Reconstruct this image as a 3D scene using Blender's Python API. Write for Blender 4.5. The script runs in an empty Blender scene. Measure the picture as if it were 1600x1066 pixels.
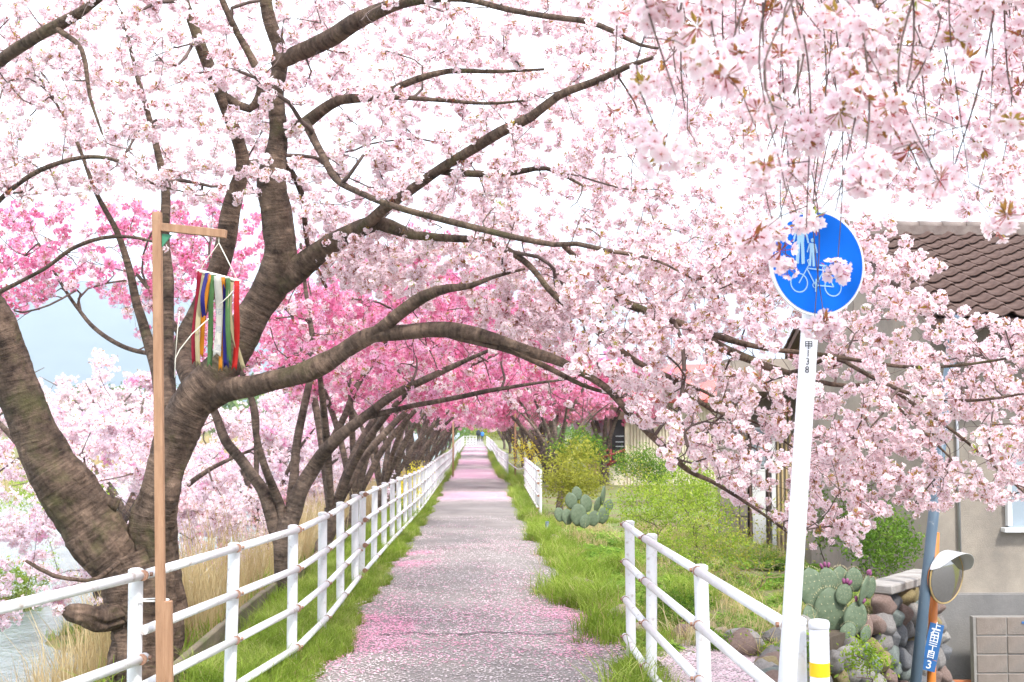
import bpy, math, random
import numpy as np
from mathutils import Vector, Matrix, noise as mnoise

PI = math.pi
rng = np.random.default_rng(7)
random.seed(7)
SC = bpy.context.scene
COL = SC.collection

# ------------------------------------------------------------------ camera
CAM_H = 1.7
F = 2000.0                        # focal length in pixels of the 1600-wide photograph
cam_data = bpy.data.cameras.new("camera")
cam_data.sensor_width = 36.0
cam_data.lens = 36.0 * F / 1600.0
cam_data.clip_start = 0.05
cam_data.clip_end = 9000.0
cam_data.dof.use_dof = True
cam_data.dof.focus_distance = 8.2
cam_data.dof.aperture_fstop = 7.1
cam = bpy.data.objects.new("camera", cam_data)
COL.objects.link(cam)
cam.location = (0, 0, CAM_H)
cam.rotation_euler = (PI / 2 + math.atan(127 / F), 0, -math.atan(58 / F))
SC.camera = cam
CAM_R = cam.rotation_euler.to_matrix()


def W(px, py, y):
    """Point at forward distance y that the photograph shows near pixel (px, py)."""
    d = CAM_R @ Vector(((px - 800) / F, (533 - py) / F, -1.0))
    k = y / d.y
    return Vector((d.x * k, d.y * k, CAM_H + d.z * k))


# ------------------------------------------------------------------ world, sun, exposure
SUN_EL, SUN_AZ = math.radians(50), math.radians(150)   # azimuth clockwise from +Y
world = bpy.data.worlds.new("World")
SC.world = world
world.use_nodes = True
wn = world.node_tree
wn.nodes.clear()
w_out = wn.nodes.new("ShaderNodeOutputWorld")
w_bg = wn.nodes.new("ShaderNodeBackground")
w_sky = wn.nodes.new("ShaderNodeTexSky")
w_sky.sky_type = 'NISHITA'
w_sky.sun_disc = False
w_sky.sun_elevation = SUN_EL
w_sky.sun_rotation = SUN_AZ
w_sky.air_density = 1.0
w_sky.dust_density = 2.5
w_co = wn.nodes.new("ShaderNodeTexCoord")
w_map = wn.nodes.new("ShaderNodeMapping")
w_map.inputs["Scale"].default_value = (1, 1, 2.2)
w_noise = wn.nodes.new("ShaderNodeTexNoise")
w_noise.inputs["Scale"].default_value = 2.3
w_noise.inputs["Detail"].default_value = 6
w_ramp = wn.nodes.new("ShaderNodeValToRGB")
w_ramp.color_ramp.elements[0].position = 0.30
w_ramp.color_ramp.elements[0].color = (0.45, 0.45, 0.45, 1)
w_ramp.color_ramp.elements[1].position = 0.52
w_ramp.color_ramp.elements[1].color = (0.97, 0.97, 0.97, 1)
w_mix = wn.nodes.new("ShaderNodeMix")
w_mix.data_type = 'RGBA'
w_mix.inputs["B"].default_value = (7.6, 7.8, 8.3, 1)       # thin bright cloud
wn.links.new(w_co.outputs["Generated"], w_map.inputs["Vector"])
wn.links.new(w_map.outputs[0], w_noise.inputs["Vector"])
wn.links.new(w_noise.outputs["Fac"], w_ramp.inputs[0])
wn.links.new(w_ramp.outputs[0], w_mix.inputs["Factor"])
wn.links.new(w_sky.outputs[0], w_mix.inputs["A"])
wn.links.new(w_mix.outputs["Result"], w_bg.inputs["Color"])
w_bg.inputs["Strength"].default_value = 0.14
wn.links.new(w_bg.outputs[0], w_out.inputs[0])

sun_d = bpy.data.lights.new("sun", 'SUN')
sun_d.energy = 2.0
sun_d.angle = math.radians(7)
sun_d.color = (1.0, 0.965, 0.91)
sun = bpy.data.objects.new("sun", sun_d)
COL.objects.link(sun)
sdir = Vector((math.sin(SUN_AZ) * math.cos(SUN_EL), math.cos(SUN_AZ) * math.cos(SUN_EL), math.sin(SUN_EL)))
sun.rotation_euler = sdir.to_track_quat('Z', 'Y').to_euler()
sun.location = sdir * 60
SC.view_settings.view_transform = 'Standard'
SC.view_settings.look = 'None'
SC.view_settings.gamma = 1
SC.view_settings.use_curve_mapping = False
SC.view_settings.exposure = 1.75
SC.cycles.max_bounces = 7
SC.cycles.diffuse_bounces = 4
SC.cycles.transmission_bounces = 6
SC.cycles.use_denoising = True


# ------------------------------------------------------------------ materials
def lin(c):
    return tuple(c) + (1,) if len(c) == 3 else c


def N(nt, t, **kw):
    n = nt.nodes.new(t)
    for k, v in kw.items():
        if k in n.inputs:
            n.inputs[k].default_value = v
        else:
            setattr(n, k, v)
    return n


def mat(name, color, rough=0.7, metal=0.0, var=None, scale=5.0, bump=0.0, bscale=40.0, dirt=None, dscale=3.0,
        dlo=0.5, dhi=0.7, spec=0.4, coat=0.0, stretch=(1, 1, 1)):
    m = bpy.data.materials.new(name)
    m.use_nodes = True
    nt = m.node_tree
    b = nt.nodes["Principled BSDF"]
    b.inputs["Roughness"].default_value = rough
    b.inputs["Metallic"].default_value = metal
    b.inputs["Specular IOR Level"].default_value = spec
    if coat:
        b.inputs["Coat Weight"].default_value = coat
    co = N(nt, "ShaderNodeTexCoord")
    mp = N(nt, "ShaderNodeMapping")
    mp.inputs["Scale"].default_value = stretch
    nt.links.new(co.outputs["Object"], mp.inputs[0])
    src = None
    if var is not None:
        nz = N(nt, "ShaderNodeTexNoise", Scale=scale, Detail=6.0, Roughness=0.62)
        nt.links.new(mp.outputs[0], nz.inputs["Vector"])
        rp = N(nt, "ShaderNodeValToRGB")
        rp.color_ramp.elements[0].position = 0.32
        rp.color_ramp.elements[1].position = 0.68
        rp.color_ramp.elements[0].color = lin(color)
        rp.color_ramp.elements[1].color = lin(var)
        nt.links.new(nz.outputs["Fac"], rp.inputs[0])
        src = rp.outputs[0]
    if dirt is not None:
        nd = N(nt, "ShaderNodeTexNoise", Scale=dscale, Detail=8.0, Roughness=0.7)
        nt.links.new(co.outputs["Object"], nd.inputs["Vector"])
        rd = N(nt, "ShaderNodeValToRGB")
        rd.color_ramp.elements[0].position = dlo
        rd.color_ramp.elements[1].position = dhi
        nt.links.new(nd.outputs["Fac"], rd.inputs[0])
        mx = N(nt, "ShaderNodeMix", data_type='RGBA')
        if src:
            nt.links.new(src, mx.inputs["A"])
        else:
            mx.inputs["A"].default_value = lin(color)
        mx.inputs["B"].default_value = lin(dirt)
        nt.links.new(rd.outputs[0], mx.inputs["Factor"])
        src = mx.outputs["Result"]
    if src:
        nt.links.new(src, b.inputs["Base Color"])
    else:
        b.inputs["Base Color"].default_value = lin(color)
    if bump:
        nb = N(nt, "ShaderNodeTexNoise", Scale=bscale, Detail=8.0, Roughness=0.65)
        nt.links.new(mp.outputs[0], nb.inputs["Vector"])
        bp = N(nt, "ShaderNodeBump", Strength=bump, Distance=0.02)
        nt.links.new(nb.outputs["Fac"], bp.inputs["Height"])
        nt.links.new(bp.outputs[0], b.inputs["Normal"])
    return m


def leaf_mat(name, c1, c2, c3=None, trans=0.5, scale=3.0, inst=False, grad=None, rough=0.6):
    """thin petals and leaves: diffuse with light passing through"""
    m = bpy.data.materials.new(name)
    m.use_nodes = True
    nt = m.node_tree
    nt.nodes.clear()
    out = N(nt, "ShaderNodeOutputMaterial")
    rp = N(nt, "ShaderNodeValToRGB")
    rp.color_ramp.elements[0].position = 0.2
    rp.color_ramp.elements[0].color = lin(c1)
    rp.color_ramp.elements[1].position = 0.8
    rp.color_ramp.elements[1].color = lin(c2)
    if c3:
        e = rp.color_ramp.elements.new(0.93)
        e.color = lin(c3)
    if inst:
        oi = N(nt, "ShaderNodeObjectInfo")
        ge = N(nt, "ShaderNodeNewGeometry")
        nz = N(nt, "ShaderNodeTexNoise", Scale=0.9, Detail=2.0)
        nt.links.new(ge.outputs["Position"], nz.inputs["Vector"])
        a = N(nt, "ShaderNodeMath", operation='MULTIPLY_ADD')
        nt.links.new(oi.outputs["Random"], a.inputs[0])
        a.inputs[1].default_value = 0.75
        a2 = N(nt, "ShaderNodeMath", operation='MULTIPLY_ADD')
        nt.links.new(nz.outputs["Fac"], a2.inputs[0])
        a2.inputs[1].default_value = 1.1
        a2.inputs[2].default_value = -0.42
        nt.links.new(a2.outputs[0], a.inputs[2])
        nt.links.new(a.outputs[0], rp.inputs[0])
    else:
        ge = N(nt, "ShaderNodeNewGeometry")
        at = N(nt, "ShaderNodeAttribute")
        at.attribute_name = "rnd"
        nz = N(nt, "ShaderNodeTexNoise", Scale=scale, Detail=3.0)
        nt.links.new(ge.outputs["Position"], nz.inputs["Vector"])
        a = N(nt, "ShaderNodeMath", operation='ADD')
        m1 = N(nt, "ShaderNodeMath", operation='MULTIPLY_ADD')
        nt.links.new(nz.outputs["Fac"], m1.inputs[0])
        m1.inputs[1].default_value = 1.4
        m1.inputs[2].default_value = -0.45
        m2 = N(nt, "ShaderNodeMath", operation='MULTIPLY_ADD')
        nt.links.new(at.outputs["Fac"], m2.inputs[0])
        m2.inputs[1].default_value = 0.5
        m2.inputs[2].default_value = 0.0
        nt.links.new(m1.outputs[0], a.inputs[0])
        nt.links.new(m2.outputs[0], a.inputs[1])
        nt.links.new(a.outputs[0], rp.inputs[0])
    src = rp.outputs[0]
    if grad:
        at = N(nt, "ShaderNodeAttribute")
        at.attribute_name = "grad"
        mx = N(nt, "ShaderNodeMix", data_type='RGBA')
        nt.links.new(at.outputs["Fac"], mx.inputs["Factor"])
        mx.inputs["A"].default_value = lin(grad)
        nt.links.new(src, mx.inputs["B"])
        src = mx.outputs["Result"]
    d = N(nt, "ShaderNodeBsdfDiffuse")
    t = N(nt, "ShaderNodeBsdfTranslucent")
    s = N(nt, "ShaderNodeMixShader")
    s.inputs[0].default_value = trans
    nt.links.new(src, d.inputs[0])
    nt.links.new(src, t.inputs[0])
    nt.links.new(d.outputs[0], s.inputs[1])
    nt.links.new(t.outputs[0], s.inputs[2])
    nt.links.new(s.outputs[0], out.inputs[0])
    return m


def bark_mat(name, c1, c2, moss=None):
    m = bpy.data.materials.new(name)
    m.use_nodes = True
    nt = m.node_tree
    b = nt.nodes["Principled BSDF"]
    b.inputs["Roughness"].default_value = 0.85
    b.inputs["Specular IOR Level"].default_value = 0.25
    uv = N(nt, "ShaderNodeAttribute")
    uv.attribute_name = "bark"
    mp = N(nt, "ShaderNodeMapping")
    mp.inputs["Scale"].default_value = (1.5, 1.5, 38.0)     # z runs along the limb: the cherry's cross bands
    nt.links.new(uv.outputs["Vector"], mp.inputs[0])
    nz = N(nt, "ShaderNodeTexNoise", Scale=1.0, Detail=4.0, Roughness=0.55, Distortion=0.35)
    nt.links.new(mp.outputs[0], nz.inputs["Vector"])
    mp2 = N(nt, "ShaderNodeMapping")
    mp2.inputs["Scale"].default_value = (3.4, 3.4, 11)
    nt.links.new(uv.outputs["Vector"], mp2.inputs[0])
    nz2 = N(nt, "ShaderNodeTexNoise", Scale=1.4, Detail=9.0, Roughness=0.72)
    nt.links.new(mp2.outputs[0], nz2.inputs["Vector"])
    mxf = N(nt, "ShaderNodeMix", data_type='FLOAT')
    mxf.inputs[0].default_value = 0.6
    nt.links.new(nz.outputs["Fac"], mxf.inputs[2])
    nt.links.new(nz2.outputs["Fac"], mxf.inputs[3])
    rp = N(nt, "ShaderNodeValToRGB")
    rp.color_ramp.elements[0].position = 0.37
    rp.color_ramp.elements[0].color = lin(c1)
    rp.color_ramp.elements[1].position = 0.60
    rp.color_ramp.elements[1].color = lin(c2)
    e = rp.color_ramp.elements.new(0.7)
    e.color = lin(tuple(min(1, x * 1.9) for x in c2))
    nt.links.new(mxf.outputs[0], rp.inputs[0])
    ge0 = N(nt, "ShaderNodeNewGeometry")
    n3 = N(nt, "ShaderNodeTexNoise", Scale=4.5, Detail=6.0, Roughness=0.7)
    nt.links.new(ge0.outputs["Position"], n3.inputs["Vector"])
    r3 = N(nt, "ShaderNodeValToRGB")
    r3.color_ramp.elements[0].position = 0.35
    r3.color_ramp.elements[0].color = (0.62, 0.58, 0.55, 1)
    r3.color_ramp.elements[1].position = 0.66
    r3.color_ramp.elements[1].color = (1.75, 1.62, 1.5, 1)
    nt.links.new(n3.outputs["Fac"], r3.inputs[0])
    m3 = N(nt, "ShaderNodeMix", data_type='RGBA', blend_type='MULTIPLY')
    m3.inputs["Factor"].default_value = 1.0
    nt.links.new(rp.outputs[0], m3.inputs["A"])
    nt.links.new(r3.outputs[0], m3.inputs["B"])
    src = m3.outputs["Result"]
    if moss:
        ge = N(nt, "ShaderNodeNewGeometry")
        nm = N(nt, "ShaderNodeTexNoise", Scale=2.6, Detail=5.0, Roughness=0.7)
        nt.links.new(ge.outputs["Position"], nm.inputs["Vector"])
        rm = N(nt, "ShaderNodeValToRGB")
        rm.color_ramp.elements[0].position = 0.54
        rm.color_ramp.elements[1].position = 0.74
        rm.color_ramp.elements[1].color = (0.8, 0.8, 0.8, 1)
        nt.links.new(nm.outputs["Fac"], rm.inputs[0])
        mx = N(nt, "ShaderNodeMix", data_type='RGBA')
        nt.links.new(rm.outputs[0], mx.inputs["Factor"])
        nt.links.new(src, mx.inputs["A"])
        mx.inputs["B"].default_value = lin(moss)
        src = mx.outputs["Result"]
    nt.links.new(src, b.inputs["Base Color"])
    bp = N(nt, "ShaderNodeBump", Strength=1.0, Distance=0.045)
    nt.links.new(mxf.outputs[0], bp.inputs["Height"])
    nt.links.new(bp.outputs[0], b.inputs["Normal"])
    return m


M = {}
M['bark'] = bark_mat("cherry_bark", (0.028, 0.018, 0.014), (0.135, 0.098, 0.076), moss=(0.085, 0.085, 0.028))
M['bark_far'] = bark_mat("cherry_bark_far", (0.035, 0.026, 0.022), (0.14, 0.11, 0.09))
M['twig'] = mat("twig_bark", (0.055, 0.034, 0.028), rough=0.8, var=(0.13, 0.09, 0.075), scale=14)
M['white_paint'] = mat("white_fence_paint", (0.72, 0.72, 0.735), rough=0.38, var=(0.64, 0.635, 0.645), scale=9,
                       dirt=(0.33, 0.25, 0.20), dscale=13, dlo=0.56, dhi=0.72, bump=0.05, bscale=60, spec=0.5)
M['rust'] = mat("rusty_bolt", (0.22, 0.09, 0.05), rough=0.8, var=(0.35, 0.22, 0.16), scale=60)
M['pole_white'] = mat("white_pole_paint", (0.68, 0.68, 0.71), rough=0.3, var=(0.62, 0.62, 0.65), scale=3,
                      dirt=(0.5, 0.48, 0.46), dscale=5, dlo=0.66, dhi=0.85, spec=0.5)
M['yellow'] = mat("yellow_tape", (0.85, 0.56, 0.01), rough=0.4, var=(0.75, 0.48, 0.02), scale=12)
M['sign_blue'] = mat("sign_blue", (0.0005, 0.125, 0.62), rough=0.55, var=(0.0005, 0.115, 0.57), scale=3, spec=0.12)
M['sign_white'] = mat("sign_white", (0.8, 0.82, 0.84), rough=0.35)
M['sign_picto'] = mat("sign_pale", (0.30, 0.50, 0.68), rough=0.35)
M['black_print'] = mat("black_print", (0.03, 0.03, 0.035), rough=0.5)
M['galv'] = mat("galvanised_steel", (0.45, 0.46, 0.47), rough=0.45, metal=0.8)
M['wood'] = mat("planed_wood", (0.25, 0.13, 0.07), rough=0.7, dirt=(0.17, 0.10, 0.06), dscale=5, dlo=0.55, dhi=0.75, var=(0.38, 0.22, 0.13), scale=6, stretch=(6, 6, 0.7), bump=0.1, bscale=30)
M['green_metal'] = mat("green_bracket", (0.05, 0.22, 0.12), rough=0.4)
M['rope'] = mat("white_rope", (0.72, 0.68, 0.58), rough=0.9)
M['zip'] = mat("white_tie", (0.8, 0.8, 0.8), rough=0.4)
for k_, c_ in dict(red=(0.62, 0.02, 0.015), crimson=(0.42, 0.012, 0.04), cream=(0.62, 0.52, 0.30), navy=(0.025, 0.02, 0.23),
                   orange=(0.8, 0.28, 0.01), green=(0.10, 0.22, 0.07), ivory=(0.78, 0.74, 0.66)).items():
    M['r_' + k_] = mat("ribbon_" + k_, tuple(x * 0.55 for x in c_), rough=0.6, spec=0.2, var=tuple(x * 0.42 for x in c_), scale=20, stretch=(3, 3, 0.3))
M['pole_blue'] = mat("blue_grey_pole_paint", (0.065, 0.105, 0.15), rough=0.45, var=(0.09, 0.13, 0.17), scale=5,
                     dirt=(0.35, 0.36, 0.36), dscale=6, dlo=0.66, dhi=0.75)
M['pole_orange'] = mat("orange_pole_paint", (0.55, 0.17, 0.02), rough=0.5, var=(0.42, 0.13, 0.03), scale=8)
M['mirror'] = mat("mirror_glass", (0.50, 0.47, 0.43), rough=0.09, metal=1.0)
M['rim'] = mat('mirror_rim', (.34, .24, .11), rough=.5, var=(.42, .30, .12), scale=9)
M['hood'] = mat("mirror_hood_metal", (0.62, 0.62, 0.62), rough=0.35, metal=0.5)
M['plate_blue'] = mat("address_plate_blue", (0.03, 0.13, 0.36), rough=0.35, var=(0.04, 0.15, 0.36), scale=20)
M['mortar'] = mat("house_render", (0.28, 0.24, 0.195), rough=0.9, var=(0.35, 0.305, 0.25), scale=1.3, bump=0.35, bscale=70,
                  dirt=(0.15, 0.135, 0.12), dscale=0.9, dlo=0.45, dhi=0.75)
M['mortar_dark'] = mat("house_plinth_render", (0.17, 0.162, 0.155), rough=0.9, var=(0.23, 0.22, 0.21), scale=1.7, bump=0.3, bscale=60,
                       dirt=(0.125, 0.122, 0.12), dscale=1.1, dlo=0.45, dhi=0.75)
M['joint'] = mat("mortar_joint", (0.27, 0.255, 0.235), rough=0.95, var=(0.22, 0.205, 0.19), scale=9)
M['block'] = mat("concrete_block", (0.19, 0.155, 0.13), rough=0.95, var=(0.26, 0.22, 0.19), scale=5, bump=0.5, bscale=90,
                 dirt=(0.12, 0.11, 0.10), dscale=2.2, dlo=0.5, dhi=0.75)
M['tile'] = mat("roof_tile", (0.062, 0.036, 0.03), rough=0.75, spec=0.2, var=(0.15, 0.098, 0.082), scale=3.0, bump=0.2, bscale=40,
                dirt=(0.15, 0.115, 0.095), dscale=5, dlo=0.56, dhi=0.8)
M['tile_ridge'] = mat("ridge_tile", (0.12, 0.085, 0.075), rough=0.7, var=(0.2, 0.16, 0.14), scale=6, bump=0.3)
M['dark_wood'] = mat("dark_wood", (0.08, 0.045, 0.035), rough=0.8, var=(0.14, 0.085, 0.065), scale=8, stretch=(4, 4, 0.6))
M['alu'] = mat("white_window_frame", (0.75, 0.76, 0.76), rough=0.35)
M['glass'] = mat("window_glass", (0.28, 0.33, 0.37), rough=0.08, spec=0.8)
M['curtain'] = mat("pale_curtain", (0.6, 0.62, 0.62), rough=0.9)
M['white_panel'] = mat("white_wall_panel", (0.68, 0.68, 0.67), rough=0.6, var=(0.6, 0.6, 0.59), scale=3)
M['ochre_board'] = mat("ochre_boards", (0.46, 0.34, 0.17), rough=0.75, var=(0.55, 0.42, 0.24), scale=5, stretch=(5, 5, .5))
M['siding'] = mat("cream_siding", (0.56, 0.50, 0.36), rough=0.6, var=(0.64, 0.58, 0.45), scale=2, dirt=(0.36, 0.29, 0.2), dscale=2.5, dlo=0.55, dhi=0.8)
M['red_roof'] = mat("red_roof_metal", (0.42, 0.07, 0.06), rough=0.5, var=(0.5, 0.12, 0.10), scale=3)
M['pale_roof'] = mat("pale_roof_metal", (0.50, 0.46, 0.48), rough=0.5, var=(0.58, 0.54, 0.56), scale=3)
M['red_steel'] = mat("dark_red_steel", (0.22, 0.03, 0.03), rough=0.5)
M['room_shade'] = mat("painted_room_shade", (0.03, 0.025, 0.025), rough=0.9)  # shade of an unlit interior, put into the colour
M['plank_edge'] = mat("weathered_edging", (0.12, 0.095, 0.06), rough=0.9, var=(0.22, 0.18, 0.125), scale=5, stretch=(1, .5, 3),
                      dirt=(0.10, 0.12, 0.04), dscale=3, dlo=0.5, dhi=0.7, bump=0.4)
stone_cols = [((0.13, 0.118, 0.11), (0.22, 0.205, 0.195)), ((0.19, 0.175, 0.155), (0.31, 0.29, 0.27)), ((0.09, 0.09, 0.095), (0.16, 0.16, 0.165)),
              ((0.17, 0.13, 0.055), (0.27, 0.22, 0.11)), ((0.11, 0.13, 0.12), (0.2, 0.225, 0.205)), ((0.13, 0.085, 0.07), (0.22, 0.155, 0.13))]
for i_, (a_, b_) in enumerate(stone_cols):
    M['stone%d' % i_] = mat("river_stone_%d" % i_, a_, rough=0.85, var=b_, scale=8, bump=0.5, bscale=35, dirt=(0.5, 0.49, 0.46), dscale=14, dlo=0.64, dhi=0.75)
M['stone_tan'] = mat("tan_stone", (0.28, 0.21, 0.15), rough=0.85, var=(0.42, 0.35, 0.27), scale=5, bump=0.5, bscale=25)
M['cap'] = mat("concrete_cap", (0.24, 0.22, 0.20), rough=0.95, var=(0.33, 0.31, 0.29), scale=7, bump=0.5, bscale=50)
M['cactus'] = mat("cactus_skin", (0.075, 0.11, 0.06), rough=0.6, bump=.2, var=(0.14, 0.185, 0.115), scale=6, dirt=(0.15, 0.165, 0.10), dscale=9, dlo=0.6, dhi=0.8)
M['spine'] = mat("cactus_spine", (0.60, 0.52, 0.30), rough=0.8)
M['fruit'] = mat("cactus_fruit", (0.20, 0.05, 0.13), rough=0.5)
M['skin'] = mat("skin", (0.5, 0.3, 0.22), rough=0.6)
M['hair'] = mat("black_hair", (0.02, 0.017, 0.015), rough=0.6)
M['coat'] = mat("dark_coat", (0.02, 0.022, 0.03), rough=0.8)
M['blue_cloth'] = mat("blue_cloth", (0.05, 0.20, 0.55), rough=0.8)
M['trousers'] = mat("dark_trousers", (0.03, 0.03, 0.04), rough=0.8)
M['far_wall'] = mat("far_house_wall", (0.62, 0.60, 0.56), rough=0.8, var=(0.68, 0.66, 0.62), scale=1)
M['far_roof'] = mat("far_house_roof", (0.16, 0.11, 0.095), rough=0.7, var=(0.22, 0.16, 0.14), scale=2)

M['petal_pale'] = leaf_mat("pale_pink_petal", (0.89, 0.77, 0.805), (0.92, 0.855, 0.87), (0.93, 0.90, 0.90), trans=0.45, inst=True, grad=(0.85, 0.58, 0.65))
M['petal_white'] = leaf_mat("white_pink_petal", (0.88, 0.78, 0.84), (0.92, 0.88, 0.90), trans=0.45, inst=True, grad=(0.84, 0.64, 0.73))
M['petal_hot'] = leaf_mat("deep_pink_petal", (0.82, 0.27, 0.46), (0.89, 0.53, 0.68), (0.92, 0.78, 0.85), trans=0.45, inst=True, grad=(0.74, 0.16, 0.34))
M['petal_mid'] = leaf_mat("mid_pink_petal", (0.86, 0.46, 0.66), (0.90, 0.64, 0.79), (0.91, 0.77, 0.86), trans=0.45, inst=True, grad=(0.80, 0.32, 0.53))
M['calyx'] = leaf_mat("calyx_red", (0.40, 0.09, 0.10), (0.50, 0.16, 0.13), trans=0.2, inst=True)
M['young_leaf'] = leaf_mat("young_bronze_leaf", (0.34, 0.15, 0.06), (0.42, 0.31, 0.07), (0.36, 0.44, 0.06), trans=0.45, inst=True)
M['grass'] = leaf_mat("grass_blade", (0.17, 0.26, 0.03), (0.34, 0.44, 0.08), (0.50, 0.52, 0.18), trans=0.4, inst=True)
M['grass_dark'] = leaf_mat("broad_weed_leaf", (0.13, 0.24, 0.04), (0.27, 0.41, 0.07), (0.40, 0.50, 0.13), trans=0.4, inst=True)
M['straw'] = leaf_mat("dry_reed", (0.46, 0.34, 0.17), (0.62, 0.50, 0.28), (0.68, 0.58, 0.38), trans=0.35, inst=True)
M['leaf_fresh'] = leaf_mat("fresh_green_leaf", (0.18, 0.30, 0.03), (0.40, 0.50, 0.07), (0.54, 0.58, 0.15), trans=0.45)
M['leaf_yellow'] = leaf_mat("yellow_green_leaf", (0.24, 0.26, 0.035), (0.46, 0.46, 0.08), (0.58, 0.55, 0.17), trans=0.45)
M['leaf_green'] = leaf_mat("green_leaf", (0.07, 0.15, 0.02), (0.19, 0.31, 0.05), (0.3, 0.40, 0.09), trans=0.4)
M['forsythia'] = leaf_mat("yellow_flower", (0.80, 0.66, 0.03), (0.90, 0.80, 0.12), trans=0.4)
M['far_green'] = leaf_mat("far_tree_leaf", (0.08, 0.14, 0.04), (0.20, 0.28, 0.09), trans=0.3, scale=0.5)


def ground_material():
    m = bpy.data.materials.new("ground_soil_and_turf")
    m.use_nodes = True
    nt = m.node_tree
    b = nt.nodes["Principled BSDF"]
    b.inputs["Roughness"].default_value = 0.95
    b.inputs["Specular IOR Level"].default_value = 0.15
    ge = N(nt, "ShaderNodeNewGeometry")
    n1 = N(nt, "ShaderNodeTexNoise", Scale=1.7, Detail=8.0, Roughness=0.7)
    n2 = N(nt, "ShaderNodeTexNoise", Scale=24.0, Detail=5.0, Roughness=0.7)
    nt.links.new(ge.outputs["Position"], n1.inputs["Vector"])
    nt.links.new(ge.outputs["Position"], n2.inputs["Vector"])
    r1 = N(nt, "ShaderNodeValToRGB")
    for p, c in ((0.30, (0.13, 0.19, 0.045)), (0.45, (0.18, 0.23, 0.07)), (0.53, (0.20, 0.18, 0.09)), (0.66, (0.17, 0.125, 0.085))):
        e = r1.color_ramp.elements.new(p)
        e.color = lin(c)
    r1.color_ramp.elements.remove(r1.color_ramp.elements[0])
    nt.links.new(n1.outputs["Fac"], r1.inputs[0])
    r2 = N(nt, "ShaderNodeValToRGB")
    r2.color_ramp.elements[0].color = (0.55, 0.55, 0.55, 1)
    r2.color_ramp.elements[1].color = (1.25, 1.25, 1.25, 1)
    nt.links.new(n2.outputs["Fac"], r2.inputs[0])
    mx = N(nt, "ShaderNodeMix", data_type='RGBA', blend_type='MULTIPLY')
    mx.inputs["Factor"].default_value = 1.0
    nt.links.new(r1.outputs[0], mx.inputs["A"])
    nt.links.new(r2.outputs[0], mx.inputs["B"])
    nt.links.new(mx.outputs["Result"], b.inputs["Base Color"])
    bp = N(nt, "ShaderNodeBump", Strength=0.8, Distance=0.04)
    nt.links.new(n2.outputs["Fac"], bp.inputs["Height"])
    nt.links.new(bp.outputs[0], b.inputs["Normal"])
    return m


def path_material():
    """asphalt with drifts of fallen petals (the petals beyond the real ones near by)"""
    m = bpy.data.materials.new("asphalt_with_petals")
    m.use_nodes = True
    nt = m.node_tree
    b = nt.nodes["Principled BSDF"]
    b.inputs["Roughness"].default_value = 0.85
    b.inputs["Specular IOR Level"].default_value = 0.3
    ge = N(nt, "ShaderNodeNewGeometry")
    n1 = N(nt, "ShaderNodeTexNoise", Scale=1.3, Detail=7.0, Roughness=0.6)
    n2 = N(nt, "ShaderNodeTexNoise", Scale=90.0, Detail=3.0)
    for n in (n1, n2):
        nt.links.new(ge.outputs["Position"], n.inputs["Vector"])
    ra = N(nt, "ShaderNodeValToRGB")
    ra.color_ramp.elements[0].position = 0.3
    ra.color_ramp.elements[1].position = 0.7
    ra.color_ramp.elements[0].color = (0.172, 0.152, 0.142, 1)
    ra.color_ramp.elements[1].color = (0.262, 0.236, 0.222, 1)
    nt.links.new(n1.outputs["Fac"], ra.inputs[0])
    rb = N(nt, "ShaderNodeValToRGB")
    rb.color_ramp.elements[0].position = 0.3
    rb.color_ramp.elements[1].position = 0.7
    rb.color_ramp.elements[0].color = (0.7, 0.7, 0.7, 1)
    rb.color_ramp.elements[1].color = (1.2, 1.2, 1.2, 1)
    nt.links.new(n2.outputs["Fac"], rb.inputs[0])
    ma = N(nt, "ShaderNodeMix", data_type='RGBA', blend_type='MULTIPLY')
    ma.inputs["Factor"].default_value = 1
    nt.links.new(ra.outputs[0], ma.inputs["A"])
    nt.links.new(rb.outputs[0], ma.inputs["B"])
    # petal specks
    vo = N(nt, "ShaderNodeTexVoronoi", Scale=52.0)
    nt.links.new(ge.outputs["Position"], vo.inputs["Vector"])
    dens = N(nt, "ShaderNodeAttribute")
    dens.attribute_name = "petals"
    th = N(nt, "ShaderNodeMath", operation='MULTIPLY')
    nt.links.new(dens.outputs["Fac"], th.inputs[0])
    th.inputs[1].default_value = 0.66
    lt = N(nt, "ShaderNodeMath", operation='LESS_THAN')
    nt.links.new(vo.outputs["Distance"], lt.inputs[0])
    nt.links.new(th.outputs[0], lt.inputs[1])
    pk = N(nt, "ShaderNodeAttribute")
    pk.attribute_name = "pinkness"
    pc = N(nt, "ShaderNodeMix", data_type='RGBA')
    pc.inputs["A"].default_value = (0.66, 0.58, 0.60, 1)
    pc.inputs["B"].default_value = (0.80, 0.40, 0.56, 1)
    nt.links.new(pk.outputs["Fac"], pc.inputs["Factor"])
    mb = N(nt, "ShaderNodeMix", data_type='RGBA')
    nt.links.new(lt.outputs[0], mb.inputs["Factor"])
    nt.links.new(ma.outputs["Result"], mb.inputs["A"])
    nt.links.new(pc.outputs["Result"], mb.inputs["B"])
    # a few hairline cracks
    nt.links.new(mb.outputs["Result"], b.inputs["Base Color"])
    bp = N(nt, "ShaderNodeBump", Strength=0.5, Distance=0.006)
    nt.links.new(n2.outputs["Fac"], bp.inputs["Height"])
    nt.links.new(bp.outputs[0], b.inputs["Normal"])
    return m


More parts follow.
